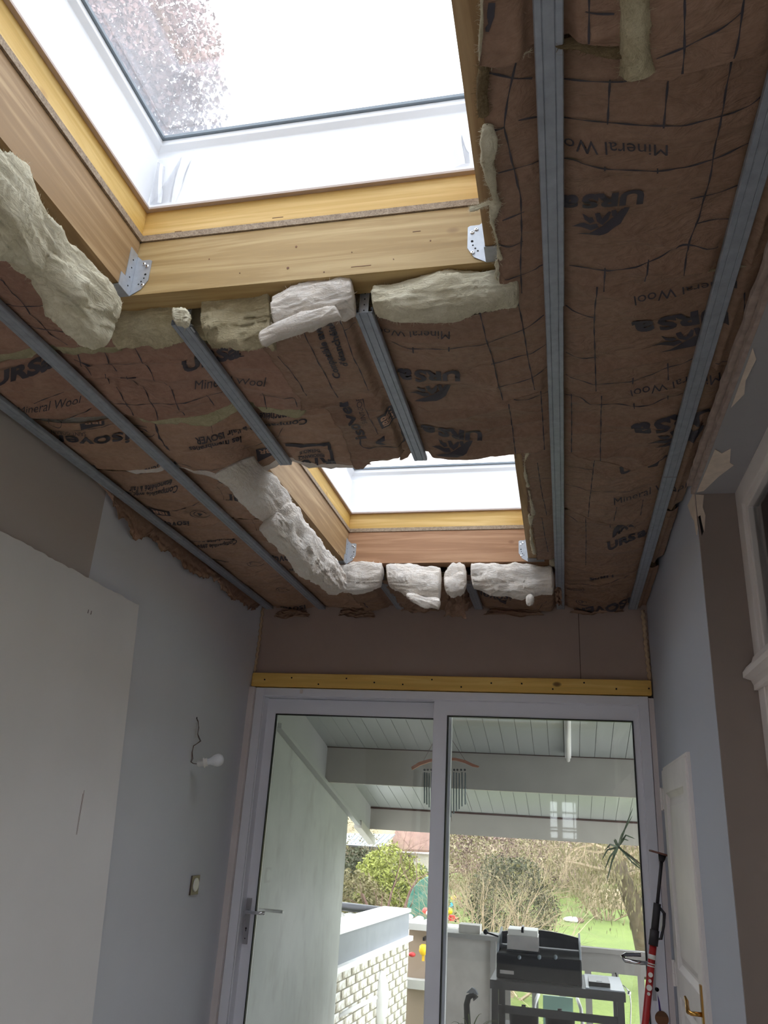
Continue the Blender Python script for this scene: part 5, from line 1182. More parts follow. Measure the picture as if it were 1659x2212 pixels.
# low painted brick wall with coping
pa, pb_ = Vector((-1.74, 6.55, 0)), Vector((-1.565, 8.75, 0)); dv = (pb_-pa).normalized(); nv_ = Vector((dv.y, -dv.x, 0))
t = thing('low_brick_wall', 'low white painted brick wall with pale coping beyond the terrace', 'wall', (-1.65, 7.6, -.6))
Lw = (pb_-pa).length
def wbox(s0, s1, o0, o1, z0, z1, dz1=0):
    bm = bmesh.new(); c = [pa+dv*s+nv_*o for s, o in ((s0, o0), (s1, o0), (s1, o1), (s0, o1))]
    lo = [bm.verts.new((p.x, p.y, z0)) for p in c]; hi = [bm.verts.new((p.x, p.y, z1)) for p in c]
    bm.faces.new(lo[::-1]); bm.faces.new(hi)
    for i in range(4): bm.faces.new((lo[i], lo[(i+1) % 4], hi[(i+1) % 4], hi[i]))
    return bm
obj('core', wbox(.006, Lw-.006, -.22, -.010, -.62, .55), 'mortar', t)
obj('coping_slab', wbox(-.02, Lw+.03, -.30, .03, .545, .585), 'coping_white', t, bev=.006)
obj('coping_face', wbox(-.01, Lw+.01, -.26, -.015, .585, .80), 'coping_grey', t, bev=.003)
obj('coping_cap', wbox(-.02, Lw+.02, -.29, .0, .80, .83), 'coping_white', t, bev=.005)
rnd = random.Random(7); first = None
for r in range(16):
    z0 = .545-.068*(r+1)
    off = 0 if r % 2 == 0 else .11
    s = -off
    while s < Lw:
        s0, s1 = max(s, 0), min(s+.212, Lw)
        if s1-s0 > .04:
            full = s1-s0 > .2
            if full and first is not None: o = first.copy(); COL.objects.link(o)
            else:
                bm = bmesh.new(); L_ = s1-s0; c0 = Vector((0, 0, 0))
                c = [dv*a+nv_*b_ for a, b_ in ((0, -.08), (L_, -.08), (L_, 0), (0, 0))]
                lo = [bm.verts.new((p.x, p.y, 0)) for p in c]; hi = [bm.verts.new((p.x, p.y, .058)) for p in c]
                bm.faces.new(lo[::-1]); bm.faces.new(hi)
                for i in range(4): bm.faces.new((lo[i], lo[(i+1) % 4], hi[(i+1) % 4], hi[i]))
                bmesh.ops.recalc_face_normals(bm, faces=bm.faces[:])
                me = bpy.data.meshes.new('brick'); bm.to_mesh(me); bm.free(); me.materials.append(MATS['brick_white']); o = bpy.data.objects.new('brick', me); COL.objects.link(o)
                o.parent = t; o.matrix_parent_inverse = Matrix.Translation(-t.location)
                if full and first is None: first = o
            p = pa+dv*s0+nv_*(-.006+rnd.uniform(0, .004)); o.location = (p.x, p.y, z0)
        s += .222
bm = bmesh.new(); tube(bm, [at(730, 2195, 'Y', 6.75), at(812, 2155, 'Y', 7.4)], .016, 10); tag(obj('wall_pipe', bm, 'coping_white', None, True), 'white pipe running along the low brick wall', 'pipe')
bm = bmesh.new(); q = pa+dv*1.25+nv_*.012; lathe(bm, (q.x, q.y, -.02), (0, 0, 1), [(0, .03), (.1, .06), (.25, .075), (.35, .05), (.42, .02)], 14); tag(obj('render_patch', bm, 'coping_white', None, True), 'swollen white render patch on the low brick wall', 'render')
# second garden wall further off, dark pipe and stones
bm = bmesh.new(); tube(bm, [at(690, 1952, 'Y', 9.6), at(860, 1972, 'Y', 9.6)], .045, 14); tag(obj('drain_pipe', bm, 'pipe_black', None, True), 'thick dark pipe lying beyond the low brick wall', 'pipe')
t = thing('stone_edging', 'row of rough stones under the dark pipe', 'stones', (-2.0, 9.75, -.4))
obj('edging_base', box(-3.0, -1.3, 9.62, 9.9, -.62, .52), 'concrete', t)
rnd = random.Random(3); 
for i in range(9):
    bm = bmesh.new(); bmesh.ops.create_icosphere(bm, subdivisions=1, radius=.07); 
    for v in bm.verts: v.co = Vector((v.co.x*rnd.uniform(1, 1.5), v.co.y*.7, v.co.z*rnd.uniform(.7, 1)))
    bmesh.ops.translate(bm, verts=bm.verts[:], vec=(-2.7+i*.15, 9.6, .62)); obj('stone', bm, 'concrete_light', t)
def wall_obj(label, cat, name, b_, m, bev=.006): return tag(obj(name, box(*b_), m, bev=bev), label, cat)
t = thing('garden_planter_wall', 'tan panelled planter wall with pale ledges beside the door mullion', 'wall', (-1.35, 9.2, -.6))
obj('upper_panel', box(-1.62, -1.05, 9.02, 9.2, .18, .62), 'tan_panel', t); obj('ledge', box(-1.66, -1.0, 8.94, 9.2, .62, .68), 'concrete_light', t, bev=.006)
obj('lower_ledge', box(-1.66, -1.0, 8.90, 9.2, .10, .18), 'concrete_light', t, bev=.006); obj('lower_panel', box(-1.62, -1.05, 9.0, 9.2, -.62, .10), 'tan_panel', t)
def ball(label, name, c, r, m, sq=(1, 1, 1), cat='toy'):
    bm = bmesh.new(); bmesh.ops.create_uvsphere(bm, u_segments=16, v_segments=10, radius=r, matrix=Matrix.Translation(c) @ Matrix.Diagonal((*sq, 1)))
    return tag(obj(name, bm, m, None, True), label, cat)
# toys
t = thing('toy_lantern', 'yellow toy hanging on the tan planter wall', 'toy', at(915, 2060, 'Y', 8.88))
c = at(915, 2040, 'Y', 8.86); bm = bmesh.new(); lathe(bm, c, (0, 0, -1), [(0, .02), (.015, .04), (.06, .045), (.09, .03), (.10, .012)], 14); obj('bucket', bm, 'toy_yellow', t, True)
c = at(914, 2064, 'Y', 8.86); obj('handle', box(c.x-.012, c.x+.012, c.y, c.y+.02, c.z-.05, c.z+.03), 'toy_yellow', t, bev=.003)
obj('hook', box(c.x-.01, c.x+.01, c.y, c.y+.15, c.z+.13, c.z+.16), 'black_metal', t)
ball('small red toy on the lower ledge of the tan wall', 'toy_block', at(890, 2062, 'Y', 8.85), .028, 'toy_red', (1.3, 1, .8))
c = at(905, 1940, 'Y', 16.0)
t = thing('garden_slide', 'green plastic play slide on the lawn left of the mullion', 'toy', (c.x, c.y, -.6))
bm = bmesh.new(); prof = [(-.24, -.6), (-.23, -.3), (-.20, -.05), (-.12, .14), (.0, .26), (.10, .32), (.24, .35), (.24, -.6), (.1, -.6), (.06, -.4), (-.04, -.42), (-.08, -.6)]
prism(bm, [(c.x+a, c.y, c.z+b_*1.05+.02) for a, b_ in prof], (0, .5, 0)); obj('shell', bm, 'toy_green', t, bev=.015)
obj('base_panel', box(c.x-.18, c.x+.24, c.y-.01, c.y+.45, -.62, c.z-.4), 'toy_green', t, bev=.01)
ball('red and white toy beside the green slide', 'toy_ball', at(919, 1968, 'Y', 14.5), .055, 'toy_red'); ball('white toy ball beside the red toy near the mullion', 'toy_ball', at(925, 1973, 'Y', 14.3), .04, 'toy_white')
ball('white ball on the low brick wall end, left of its neighbour', 'garden_stone', at(884, 1980, 'Y', 8.98), .03, 'toy_white', (1.4, 1, .8), 'stone'); ball('white ball beside the green slide, right of its neighbour', 'garden_stone', at(907, 1984, 'Y', 8.98), .03, 'toy_white', (1.4, 1, .8), 'stone')
ball('blue toy ball on the lawn beside the mullion', 'toy_ball', at(972, 1957, 'Z', -.55), .11, 'toy_blue'); ball('yellow toy ball on the lawn beside the mullion', 'toy_ball', at(971, 1968, 'Z', -.55), .09, 'toy_yellow')
ball('orange toy far off by the hedge', 'toy_ball', at(985, 1941, 'Z', -.55), .14, 'toy_yellow', (1.3, 1, .7))
c = at(977, 1991, 'Z', -.60); t = thing('toy_car', 'red toy car on the lawn near the bushes', 'toy', c)
obj('car_body', box(c.x-.15, c.x+.15, c.y-.08, c.y+.08, c.z+.02, c.z+.10), 'toy_red', t, bev=.02); obj('car_roof', box(c.x-.08, c.x+.06, c.y-.06, c.y+.06, c.z+.10, c.z+.15), 'toy_red', t, bev=.02)
for sx_ in (-.09, .09):
    bm = bmesh.new(); lathe(bm, (c.x+sx_, c.y-.09, c.z+.03), (0, 1, 0), [(0, .03), (.18, .03)], 12); obj('wheel', bm, 'black_metal', t)
ball('white stone among dry leaves on the lawn', 'garden_stone', at(1237, 1987, 'Z', -.55), .16, 'toy_white', (1.6, 1, .5), 'stone'); ball('brown clod on the lawn beside the white stone', 'garden_stone', at(1248, 1988, 'Z', -.55), .12, 'bark_reddish', (1.5, 1, .6), 'stone')
c = at(1335, 1958, 'Z', -.6); ball('pale straw heap at the foot of the leaning tree', 'straw_heap', c, .8, 'bark_pale', (1.3, 1, .7), 'heap')

# grey parapet, block, railing
YP = 6.40
pz = at(1000, 2016, 'Y', YP).z; px0 = -.93; px1 = at(1078, 2020, 'Y', YP).x
t = thing('parapet_wall', 'grey concrete parapet with a pale capping behind the grill', 'wall', ((px0+px1)/2, YP, zt_))
obj('wall_body', box(px0, px1-.05, YP, YP+.16, zt_-.5, pz-.03), 'concrete', t, bev=.004); obj('capping', box(px0-.03, px1, YP-.03, YP+.22, pz-.03, pz), 'concrete_light', t, bev=.004)
obj('corner_post', box(px1-.06, px1-.02, YP-.02, YP+.16, zt_-.3, pz-.031), 'concrete_light', t, bev=.003)
obj('side_return', box(px0-.02, px0+.07, YP-.4, YP-.001, zt_-.3, pz-.13), 'concrete_light', t, bev=.004)
c0, c1 = at(990, 2012, 'Y', YP), at(1036, 2012, 'Y', YP)
wall_obj('small grey concrete block lying on the parapet', 'block', 'concrete_block', (c0.x, c1.x, YP+.02, YP+.16, pz, pz+.055), 'concrete')
bm = bmesh.new(); c = at(1055, 2014, 'Y', YP-.0); tube(bm, [Vector((c.x-.02, c.y, pz+.02)), Vector((c.x+.03, c.y-.02, pz+.012)), Vector((c.x+.14, c.y-.04, pz-.012))], .006, 8); bmesh.ops.create_uvsphere(bm, u_segments=10, v_segments=8, radius=.018, matrix=Matrix.Translation((c.x-.02, c.y, pz+.022)))
tag(obj('black_cable', bm, 'black_metal', None, True), 'short black cable lying on the parapet end', 'cable')
rz1 = at(1300, 2050, 'Y', YP).z; t = thing('terrace_railing', 'off white railing with flat balusters at the terrace edge', 'railing', (.5, YP, zt_))
obj('top_rail', box(px1-.02, 1.55, YP+.02, YP+.09, rz1-.03, rz1), 'rail_paint', t, bev=.004); obj('apron_rail', box(px1-.02, 1.55, YP+.04, YP+.065, rz1-.15, rz1-.03), 'rail_paint', t, bev=.003)
obj('bottom_rail', box(px1-.02, 1.55, YP+.04, YP+.07, zt_+.08, zt_+.15), 'rail_paint', t, bev=.003)
first = None
for x_px in (1095, 1155, 1215, 1271, 1330, 1386):
    x = at(x_px, 2120, 'Y', YP).x
    o = obj('baluster', box(x-.022, x+.022, YP+.042, YP+.062, zt_+.15, rz1-.14), 'rail_paint', t, bev=.002)
for i in range(5):
    x = at(1386, 2120, 'Y', YP).x+.19*(i+1); obj('baluster', box(x-.022, x+.022, YP+.042, YP+.062, zt_+.15, rz1-.14), 'rail_paint', t, bev=.002)
bm = bmesh.new(); P = [at(a, b_, 'Y', YP+.045) for a, b_ in ((1257, 2088), (1275, 2092), (1300, 2100), (1330, 2102), (1350, 2098), (1386, 2090))]; tube(bm, P, .004, 6); tube(bm, [P[3], at(1332, 2110, 'Y', YP-.03), at(1337, 2118, 'Y', YP-.03)], .004, 6)
tag(obj('hanging_cable', bm, 'black_metal', None, True), 'black cable slung along the railing', 'cable')
t = thing('string_of_lights', 'thin hanging chain with a hook at the right end of the grill table', 'chain', at(1362, 2150, 'Y', 6.2))
bm = bmesh.new(); P = [at(a, b_, 'Y', 6.2) for a, b_ in ((1345, 2128), (1352, 2134), (1360, 2142), (1363, 2170), (1362, 2212), (1362, 2260))]; tube(bm, P, .004, 6); obj('chain', bm, 'chrome', t, True)
bm = bmesh.new(); c = at(1359, 2145, 'Y', 6.2); bmesh.ops.create_uvsphere(bm, u_segments=8, v_segments=6, radius=.015, matrix=Matrix.Translation(c)); obj('hook', bm, 'chrome', t, True)
# grill on its table
YG = 5.58
g = lambda a, b_, y=YG: at(a, b_, 'Y', y)
L0, L1 = g(1072, 2100).x, g(1257, 2100).x; zb = g(1160, 2122).z; zm = g(1160, 2066).z; ztp = g(1210, 2032).z
t = thing('gas_grill', 'black gas grill with a raised lid on the terrace table', 'grill', ((L0+L1)/2, YG+.2, zb))
bm = bmesh.new(); prof = [(0, zb), (.42, zb), (.42, zm+.02), (.0, zm)]; prism(bm, [(L0, YG+a, z) for a, z in prof], (L1-L0, 0, 0)); obj('firebox', bm, 'black_enamel', t, bev=.01)
def lid_prof(h_): return [(.0, zm+.002), (.42, zm+.02)]+[(.42-.05*math.sin(a), zm+.02+(h_)*math.sin(a)) for a in (.5, .9, 1.2)]+[(.30, zm+h_), (.18, zm+h_*.82), (.07, zm+h_*.5), (.01, zm+h_*.2)]
for x in (L0, L1-.012):
    bm = bmesh.new(); prism(bm, [(x, YG+a, z) for a, z in lid_prof(ztp-zm)], (.012, 0, 0)); obj('lid_side', bm, 'grey_lid', t, bev=.002)
bm = bmesh.new(); nb = 14; V0 = []
for j in range(nb):
    s_ = j/(nb-1); x = L0+.012+(L1-L0-.024)*s_; hh = (ztp-zm)*(.75+.42*math.sin(PI*min(1, .12+s_*.76)))
    V0.append([bm.verts.new((x, YG+.30, zm+.02)), bm.verts.new((x, YG+.34, zm+hh*.6)), bm.verts.new((x, YG+.31, zm+hh)), bm.verts.new((x, YG+.33, zm+hh)), bm.verts.new((x, YG+.36, zm+hh*.6)), bm.verts.new((x, YG+.32, zm+.02))])
for a, b_ in zip(V0, V0[1:]):
    for i in range(6): bm.faces.new((a[i], a[(i+1) % 6], b_[(i+1) % 6], b_[i]))
bm.faces.new(V0[0]); bm.faces.new(V0[-1][::-1]); bmesh.ops.recalc_face_normals(bm, faces=bm.faces[:]); obj('lid_back', bm, 'black_metal', t)
bm = bmesh.new()
for px_ in (1122, 1165, 1200): lathe(bm, g(px_, 2068)+Vector((0, .0, .0)), (0, -1, 0), [(-.02, .012), (.012, .011)], 12)
stuff(obj('control_knob', bm, 'sash_grey', t, True))
a, b_ = g(1080, 2101), g(1110, 2097); obj('badge_plate', box(a.x, b_.x, YG-.004, YG+.001, a.z-.003, a.z+.016), 'steel', t)
# small steel oven on the grill
o0, o1 = g(1096, 2060, YG+.08), g(1163, 2060, YG+.08); oz = g(1130, 2010, YG+.08).z
t = thing('steel_lidded_box', 'brushed steel box with rounded lid standing on the grill', 'container', ((o0.x+o1.x)/2, YG+.15, zm+.02))
obj('box_body', box(o0.x, o1.x, YG+.06, YG+.26, zm+.012, oz-.03), 'steel', t, bev=.02); obj('lid', box(o0.x+.004, o1.x-.004, YG+.065, YG+.255, oz-.034, oz+.004), 'white_plastic', t, bev=.015)
mx_ = (o0.x+o1.x)/2; bm = bmesh.new(); tube(bm, [(mx_, YG+.05, oz-.01), (mx_, YG+.055, oz+.012), (mx_, YG+.16, oz+.016)], .008, 8); obj('handle', bm, 'black_metal', t, True); obj('rim', box(o0.x-.005, o1.x+.006, YG+.05, YG+.27, zm+.008, zm+.018), 'black_enamel', t, bev=.003)
# table
T0, T1 = g(1060, 2120).x, g(1350, 2140).x
t = thing('terrace_table', 'dark slatted utility table carrying the grill', 'table', ((T0+T1)/2, YG+.2, zt_))
obj('table_top', box(T0, T1, YG-.05, YG+.48, zb-.05, zb-.002), 'dark_resin', t, bev=.01)
obj('side_shelf', box(L1+.02, T1-.004, YG-.045, YG+.47, zb-.001, zb+.006), 'grey_lid', t, bev=.003)
for i, (x, y) in enumerate(((T0+.01, YG-.04), (T1-.05, YG-.04), (T0+.01, YG+.42), (T1-.05, YG+.42))): obj('leg', box(x, x+.04, y, y+.045, zt_, zb-.05), 'dark_resin', t, bev=.004)
zs = g(1200, 2190).z
obj('lower_rail', box(T0+.05, T1-.05, YG-.03, YG-.01, zs-.02, zs+.02), 'dark_resin', t, bev=.004); obj('lower_shelf', box(T0+.05, T1-.05, YG-.01, YG+.42, zs-.16, zs-.14), 'dark_resin', t, bev=.004)
for x in (T0+.07,): obj('front_slat', box(x, x+.02, YG-.03, YG-.012, zt_+.05, zb-.05), 'dark_resin', t, bev=.003)
a, b_ = g(1272, 2118), g(1318, 2118)
t = thing('drip_tray', 'small dark tray on the right end of the grill table', 'tray', ((a.x+b_.x)/2, YG+.12, zb+.006))
obj('tray_body', box(a.x, b_.x, YG+.02, YG+.25, zb+.006, zb+.03), 'black_metal', t, bev=.006); obj('tray_label', box(a.x+.045, b_.x-.045, YG+.05, YG+.075, zb+.030, zb+.0312), 'coping_grey', t)
for dx, lab in ((-.10, 'dark pot on the lower shelf of the grill table, left one'), (.12, 'dark pot on the lower shelf of the grill table, right one')):
    c = (L0+L1)/2+dx; t = thing('cooking_pot', lab, 'pot', (c, YG+.15, zs-.14)); bm = bmesh.new(); lathe(bm, (c, YG+.15, zs-.139), (0, 0, 1), [(0, .07), (.01, .085), (.10, .09), (.105, .094)], 20); obj('pot_body', bm, 'black_metal', t, True)
    bm = bmesh.new(); lathe(bm, (c, YG+.15, zs-.034), (0, 0, 1), [(0, .092), (.012, .07), (.02, .02), (.03, .012), (.036, .014)], 20); obj('pot_lid', bm, 'dark_resin', t, True)
# mint chair beyond the table
c = g(1205, 2165, 6.3); t = thing('garden_chair', 'mint green garden chair with white arms behind the grill table', 'chair', (c.x, 6.2, zt_))
obj('backrest', box(c.x-.10, c.x+.10, 6.32, 6.34, c.z-.25, c.z+.03), 'mint', t, bev=.01); obj('seat', box(c.x-.2, c.x+.2, 5.95, 6.35, zt_+.42, zt_+.45) if False else box(c.x-.18, c.x+.18, 6.12, 6.34, zt_+.36, zt_+.39), 'mint', t, bev=.01)
for s in (-1, 1):
    bm = bmesh.new(); x = c.x+s*.15; tube(bm, [(x-.02*s, 6.32, c.z+.03), (x, 6.16, c.z+.0), (x+.01*s, 6.13, c.z-.1), (x+.015*s, 6.14, zt_+.37)], .012, 10); obj('arm', bm, 'coping_white', t, True)
for sx_ in (-1, 1):
    for y in (6.14, 6.32):
        bm = bmesh.new(); tube(bm, [(c.x+sx_*.16, y, zt_), (c.x+sx_*.15, y, zt_+.37)], .012, 8); obj('leg', bm, 'coping_white', t, True)
# black cane-like spout with plant
c = at(1018, 2150, 'Y', 5.5)
t = thing('watering_can', 'black curved spout with a pale cap by the parapet', 'watering can', (c.x-.05, 5.5, zt_))
bm = bmesh.new(); P = [(at(1010, 2212, 'Y', 5.5).x, 5.5, zt_+.3), at(1010, 2212, 'Y', 5.5), at(1008, 2170, 'Y', 5.5), at(1012, 2154, 'Y', 5.5), at(1022, 2149, 'Y', 5.5), at(1028, 2158, 'Y', 5.5)]; tube(bm, P, [.022, .02, .018, .018, .016, .02], 14); obj('spout', bm, 'black_metal', t, True)
bm = bmesh.new(); c = at(1019, 2142, 'Y', 5.49); prism(bm, [c+Vector((-.035, 0, -.01)), c+Vector((.0, 0, .022)), c+Vector((.022, 0, .012)), c+Vector((.04, 0, -.014))], (0, .03, 0)); obj('cap', bm, 'coping_grey', t, bev=.003)
bm = bmesh.new(); lathe(bm, (P[0][0], 5.5, zt_), (0, 0, 1), [(0, .05), (.25, .055), (.30, .04), (.32, .025)], 20); obj('can_body', bm, 'black_metal', t, True)
def straps(bm, base, n, L_, seed, up=.8, w=.010):
    rnd = random.Random(seed)
    for i in range(n):
        a = rnd.uniform(0, 2*PI); e = rnd.uniform(.25, 1.0); l_ = L_*rnd.uniform(.6, 1.1); d = Vector((math.cos(a)*math.cos(e), math.sin(a)*math.cos(e), math.sin(e)*up+.1)); p = Vector(base); pr = None
        s_ = Vector((-math.sin(a), math.cos(a), 0))
        for k_ in range(7):
            wd_ = w*(1-k_/6)**.6*.5+.0004; q = [bm.verts.new(p-s_*wd_), bm.verts.new(p+s_*wd_), bm.verts.new(p+Vector((0, 0, .0015)))]
            if pr:
                bm.faces.new((pr[0], pr[1], q[1], q[0])); bm.faces.new((pr[1], pr[2], q[2], q[1])); bm.faces.new((pr[2], pr[0], q[0], q[2]))
            pr = q; p = p+d*l_/6; d = (d+Vector((0, 0, -.13-.05*k_))).normalized()
c = at(1015, 2225, 'Y', 5.35)
t = thing('potted_grass_plant', 'green strap-leaved plant in a pot by the black spout', 'plant', (c.x, 5.35, zt_))
bm = bmesh.new(); straps(bm, (c.x, 5.35, c.z-.06), 34, .24, 5, .9); stuff(obj('foliage', bm, 'leaf_green', t)); bm = bmesh.new(); lathe(bm, (c.x, 5.35, zt_), (0, 0, 1), [(0, .08), (.5, .12), (c.z-.06-zt_, .13)], 18); obj('pot', bm, 'terracotta', t, True)
# dracaena with a bare stem
c = at(1335, 1830, 'Y', 6.15)
t = thing('dracaena_plant', 'tall bare-stemmed plant with a tuft of narrow drooping leaves', 'plant', (c.x+.22, 6.15, zt_))
bm = bmesh.new(); tube(bm, [(c.x+.40, 6.15, zt_+.3), (c.x+.38, 6.15, .8), (c.x+.33, 6.15, c.z-.28), (c.x+.20, 6.15, c.z-.14), (c.x+.08, 6.15, c.z-.05), tuple(c)], [.012, .010, .008, .006, .005, .005], 8); obj('stem', bm, 'bark', t, True)
bm = bmesh.new()
def blade(pts, w=.011):
    pr = None; P = [at(a, b_, 'Y', y) for a, b_, y in pts]; out = []
    for a, b_ in zip(P, P[1:]): out += [a.lerp(b_, k_/4) for k_ in range(4)]
    out.append(P[-1]); n_ = len(out)
    for k_, p in enumerate(out):
        d = (out[min(k_+1, n_-1)]-out[max(k_-1, 0)]).normalized(); s_ = d.cross(Vector((0, 1, 0))).normalized(); wd_ = w*(1-k_/(n_-1))**.5*.6+.0006
        q = [bm.verts.new(p-s_*wd_), bm.verts.new(p+s_*wd_), bm.verts.new(p+Vector((0, .003, 0)))]
        if pr:
            for i in range(3): bm.faces.new((pr[i], pr[(i+1) % 3], q[(i+1) % 3], q[i]))
        pr = q
for b_ in ([(1335, 1830, 6.15), (1350, 1790, 6.1), (1367, 1745, 6.05)], [(1335, 1830, 6.15), (1345, 1800, 6.1), (1366, 1762, 6.2)], [(1336, 1830, 6.15), (1360, 1850, 6.1), (1392, 1880, 6.1)], [(1336, 1828, 6.15), (1365, 1862, 6.2), (1400, 1890, 6.2)],
           [(1335, 1830, 6.15), (1322, 1860, 6.1), (1310, 1908, 6.05)], [(1335, 1830, 6.15), (1318, 1850, 6.1), (1306, 1880, 6.1)], [(1335, 1830, 6.15), (1318, 1824, 6.1), (1306, 1838, 6.1)], [(1335, 1828, 6.15), (1330, 1815, 6.1), (1328, 1812, 6.1)],
           [(1336, 1828, 6.15), (1348, 1812, 6.1), (1358, 1816, 6.1)], [(1336, 1828, 6.15), (1352, 1804, 6.1), (1372, 1812, 6.1)], [(1336, 1828, 6.15), (1340, 1812, 6.0), (1344, 1798, 5.95)], [(1335, 1830, 6.15), (1326, 1846, 6.0), (1320, 1872, 5.95)],
           [(1335, 1830, 6.15), (1312, 1836, 6.2), (1300, 1858, 6.2)], [(1335, 1830, 6.15), (1328, 1818, 6.25), (1326, 1814, 6.3)]): blade(b_)
obj('leaf_tuft', bm, 'leaf_strap', t)
bm = bmesh.new(); lathe(bm, (c.x+.40, 6.15, zt_), (0, 0, 1), [(0, .10), (.28, .13), (.30, .14), (.30, .12)], 20); obj('pot', bm, 'terracotta', t, True)
# wind chime
YW = 5.20; t = thing('wind_chime', 'wooden arched wind chime with hanging metal tubes under the terrace roof', 'wind chime', (at(961, 1650, 'Y', YW)))
Q = lambda a, b_: at(a, b_, 'Y', YW)
bm = bmesh.new(); up_ = [Q(*p) for p in ((888, 1657), (905, 1646), (925, 1640), (945, 1637), (965, 1636), (985, 1637), (1005, 1642), (1022, 1650), (1035, 1655))]; lo_ = [Q(*p) for p in ((890, 1663), (908, 1653), (928, 1646), (945, 1643), (965, 1642), (985, 1643), (1003, 1648), (1020, 1656), (1032, 1658))]
prism(bm, up_+lo_[::-1], (0, .02, 0)); obj('arch', bm, 'chime_wood', t, bev=.001)
for i, (x, yb_) in enumerate(((917, 1735), (922, 1738), (927, 1744), (932, 1748), (937, 1750), (974, 1765), (980, 1758), (986, 1752), (992, 1748), (998, 1742), (1005, 1738), (962, 1760))):
    bm = bmesh.new(); tube(bm, [Q(x, 1668+i % 3), Q(x, yb_)], .0042, 8); obj('chime_tube', bm, 'chime_metal', t, True)
bm = bmesh.new()
for x in (917, 924, 932, 974, 981, 988, 996, 1004): lathe(bm, Q(x, 1663), (0, 1, 0), [(-.003, .007), (.003, .007)], 8)
stuff(obj('bead', bm, 'dark_resin', t))
bm = bmesh.new(); tp = Vector((Q(955, 1600).x, YW, zr(YW))); tube(bm, [Q(915, 1643), tp], .0012, 5); tube(bm, [Q(1005, 1643), tp], .0012, 5); tube(bm, [Q(1003, 1700), Q(1020, 1752)], .001, 5); tube(bm, [Q(966, 1645), Q(976, 1775)], .001, 5); obj('cord', bm, 'cable', t)

# ---- garden plants
def branches(bm, p, d, L_, r, depth, rnd, spread=.6, kids=(3, 4), droop=0.0, segs=4):
    pts = [p.copy()]; dd = d.normalized(); rs = [r]
    for i in range(segs):
        dd = (dd+Vector((rnd.gauss(0, .16), rnd.gauss(0, .16), rnd.gauss(0, .10)-droop*.12))).normalized(); p = p+dd*L_/segs; pts.append(p.copy()); rs.append(r*(1-.55*(i+1)/segs))
    tube(bm, pts, rs, 3 if r < .03 else 6, False)
    if depth:
        for k_ in range(rnd.randint(*kids)):
            i = rnd.randint(1, segs); u_, w_ = frame3(dd); a = rnd.uniform(0, 2*PI); nd = dd+(u_*math.cos(a)+w_*math.sin(a))*spread*rnd.uniform(.6, 1.3)+Vector((0, 0, -droop))
            branches(bm, pts[i], nd, L_*rnd.uniform(.55, .8), rs[i]*.6, depth-1, rnd, spread, kids, droop, segs)
def bush(name, label, cat, base, w, h_, m_b, m_l, seed, stems=7, depth=3, nleaf=1500, lsize=.04, rr=.012, grp=None, hollow=.4, kids=(3, 4)):
    rnd = random.Random(seed); t = thing(name, label, cat, base, grp); bm = bmesh.new(); base = Vector(base)
    for i in range(stems):
        a = rnd.uniform(0, 2*PI); e = rnd.uniform(.5, 1.4); branches(bm, base+Vector((math.cos(a)*w*.08, math.sin(a)*w*.08, -.05)), Vector((math.cos(a)*math.cos(e)*w/h_, math.sin(a)*math.cos(e)*w/h_, math.sin(e))), h_*.5, rr, depth, rnd, kids=kids)
    stuff(obj('branches', bm, m_b, t))
    if nleaf:
        rg = np.random.RandomState(seed); d = rg.normal(0, 1, (nleaf, 3)); d /= np.linalg.norm(d, axis=1)[:, None]; r_ = rg.uniform(hollow, 1, nleaf)**.6
        lump = 1+.22*vn(d[:, 0]*2.2, d[:, 1]*2.2, d[:, 2]*2.2, seed)
        P = d*r_[:, None]*lump[:, None]*np.array([w/2, w/2, h_/2])+np.array([base.x, base.y, base.z+h_/2])
        a = rg.normal(0, 1, (nleaf, 3)); a /= np.linalg.norm(a, axis=1)[:, None]; b_ = np.cross(a, rg.normal(0, 1, (nleaf, 3))); b_ /= np.linalg.norm(b_, axis=1)[:, None]; s_ = lsize*rg.uniform(.5, 1.2, nleaf)[:, None]
        V = np.stack([P-a*s_, P+b_*s_*.45, P+a*s_, P-b_*s_*.45], 1).reshape(-1, 3); F = np.arange(nleaf*4).reshape(-1, 4)
        stuff(npmesh('foliage', V, F, m_l, t, False))
    return t
gz = -.62
def gp(a, Y): p = at(a, 1900, 'Y', Y); return (p.x, Y, gz)
bush('bare_shrub', 'big tangled leafless shrub behind the grill', 'shrub', gp(1085, 13), 1.9, 2.25, 'bark_pale', 'leaf_olive', 1, 16, 4, 1200, .030, .028, kids=(3, 4))
bush('evergreen_shrub', 'dark green shrub behind the tangled leafless shrub', 'shrub', gp(1105, 16), 1.7, 1.9, 'bark', 'leaf_dark', 2, 5, 3, 15000, .03, .016)
bush('yellow_shrub', 'yellow green shrub beyond the low brick wall', 'shrub', gp(843, 20), 1.9, 1.75, 'bark_pale', 'leaf_yellow', 4, 5, 3, 7000, .05, .012)
bush('green_shrub', 'green undergrowth right behind the dark pipe', 'shrub', gp(905, 21), 1.6, 1.3, 'bark_pale', 'leaf_green', 5, 4, 3, 3000, .06, .012)
bush('dark_shrub', 'dark green shrub below the metal shed roof', 'shrub', gp(785, 22), 2.0, 1.6, 'bark', 'leaf_dark', 6, 5, 3, 4000, .06, .014)
bush('olive_shrub', 'olive shrub at the left edge beside the terrace wall', 'shrub', gp(760, 18), 1.6, 1.25, 'bark_pale', 'leaf_olive', 7, 5, 3, 4000, .05, .012)
bush('bare_shrub', 'tall bare twiggy shrub beside the eave end and metal roof shed', 'shrub', gp(768, 25), 1.6, 2.9, 'bark_pale', 'leaf_olive', 8, 9, 4, 900, .04, .02)
rnd = random.Random(12)
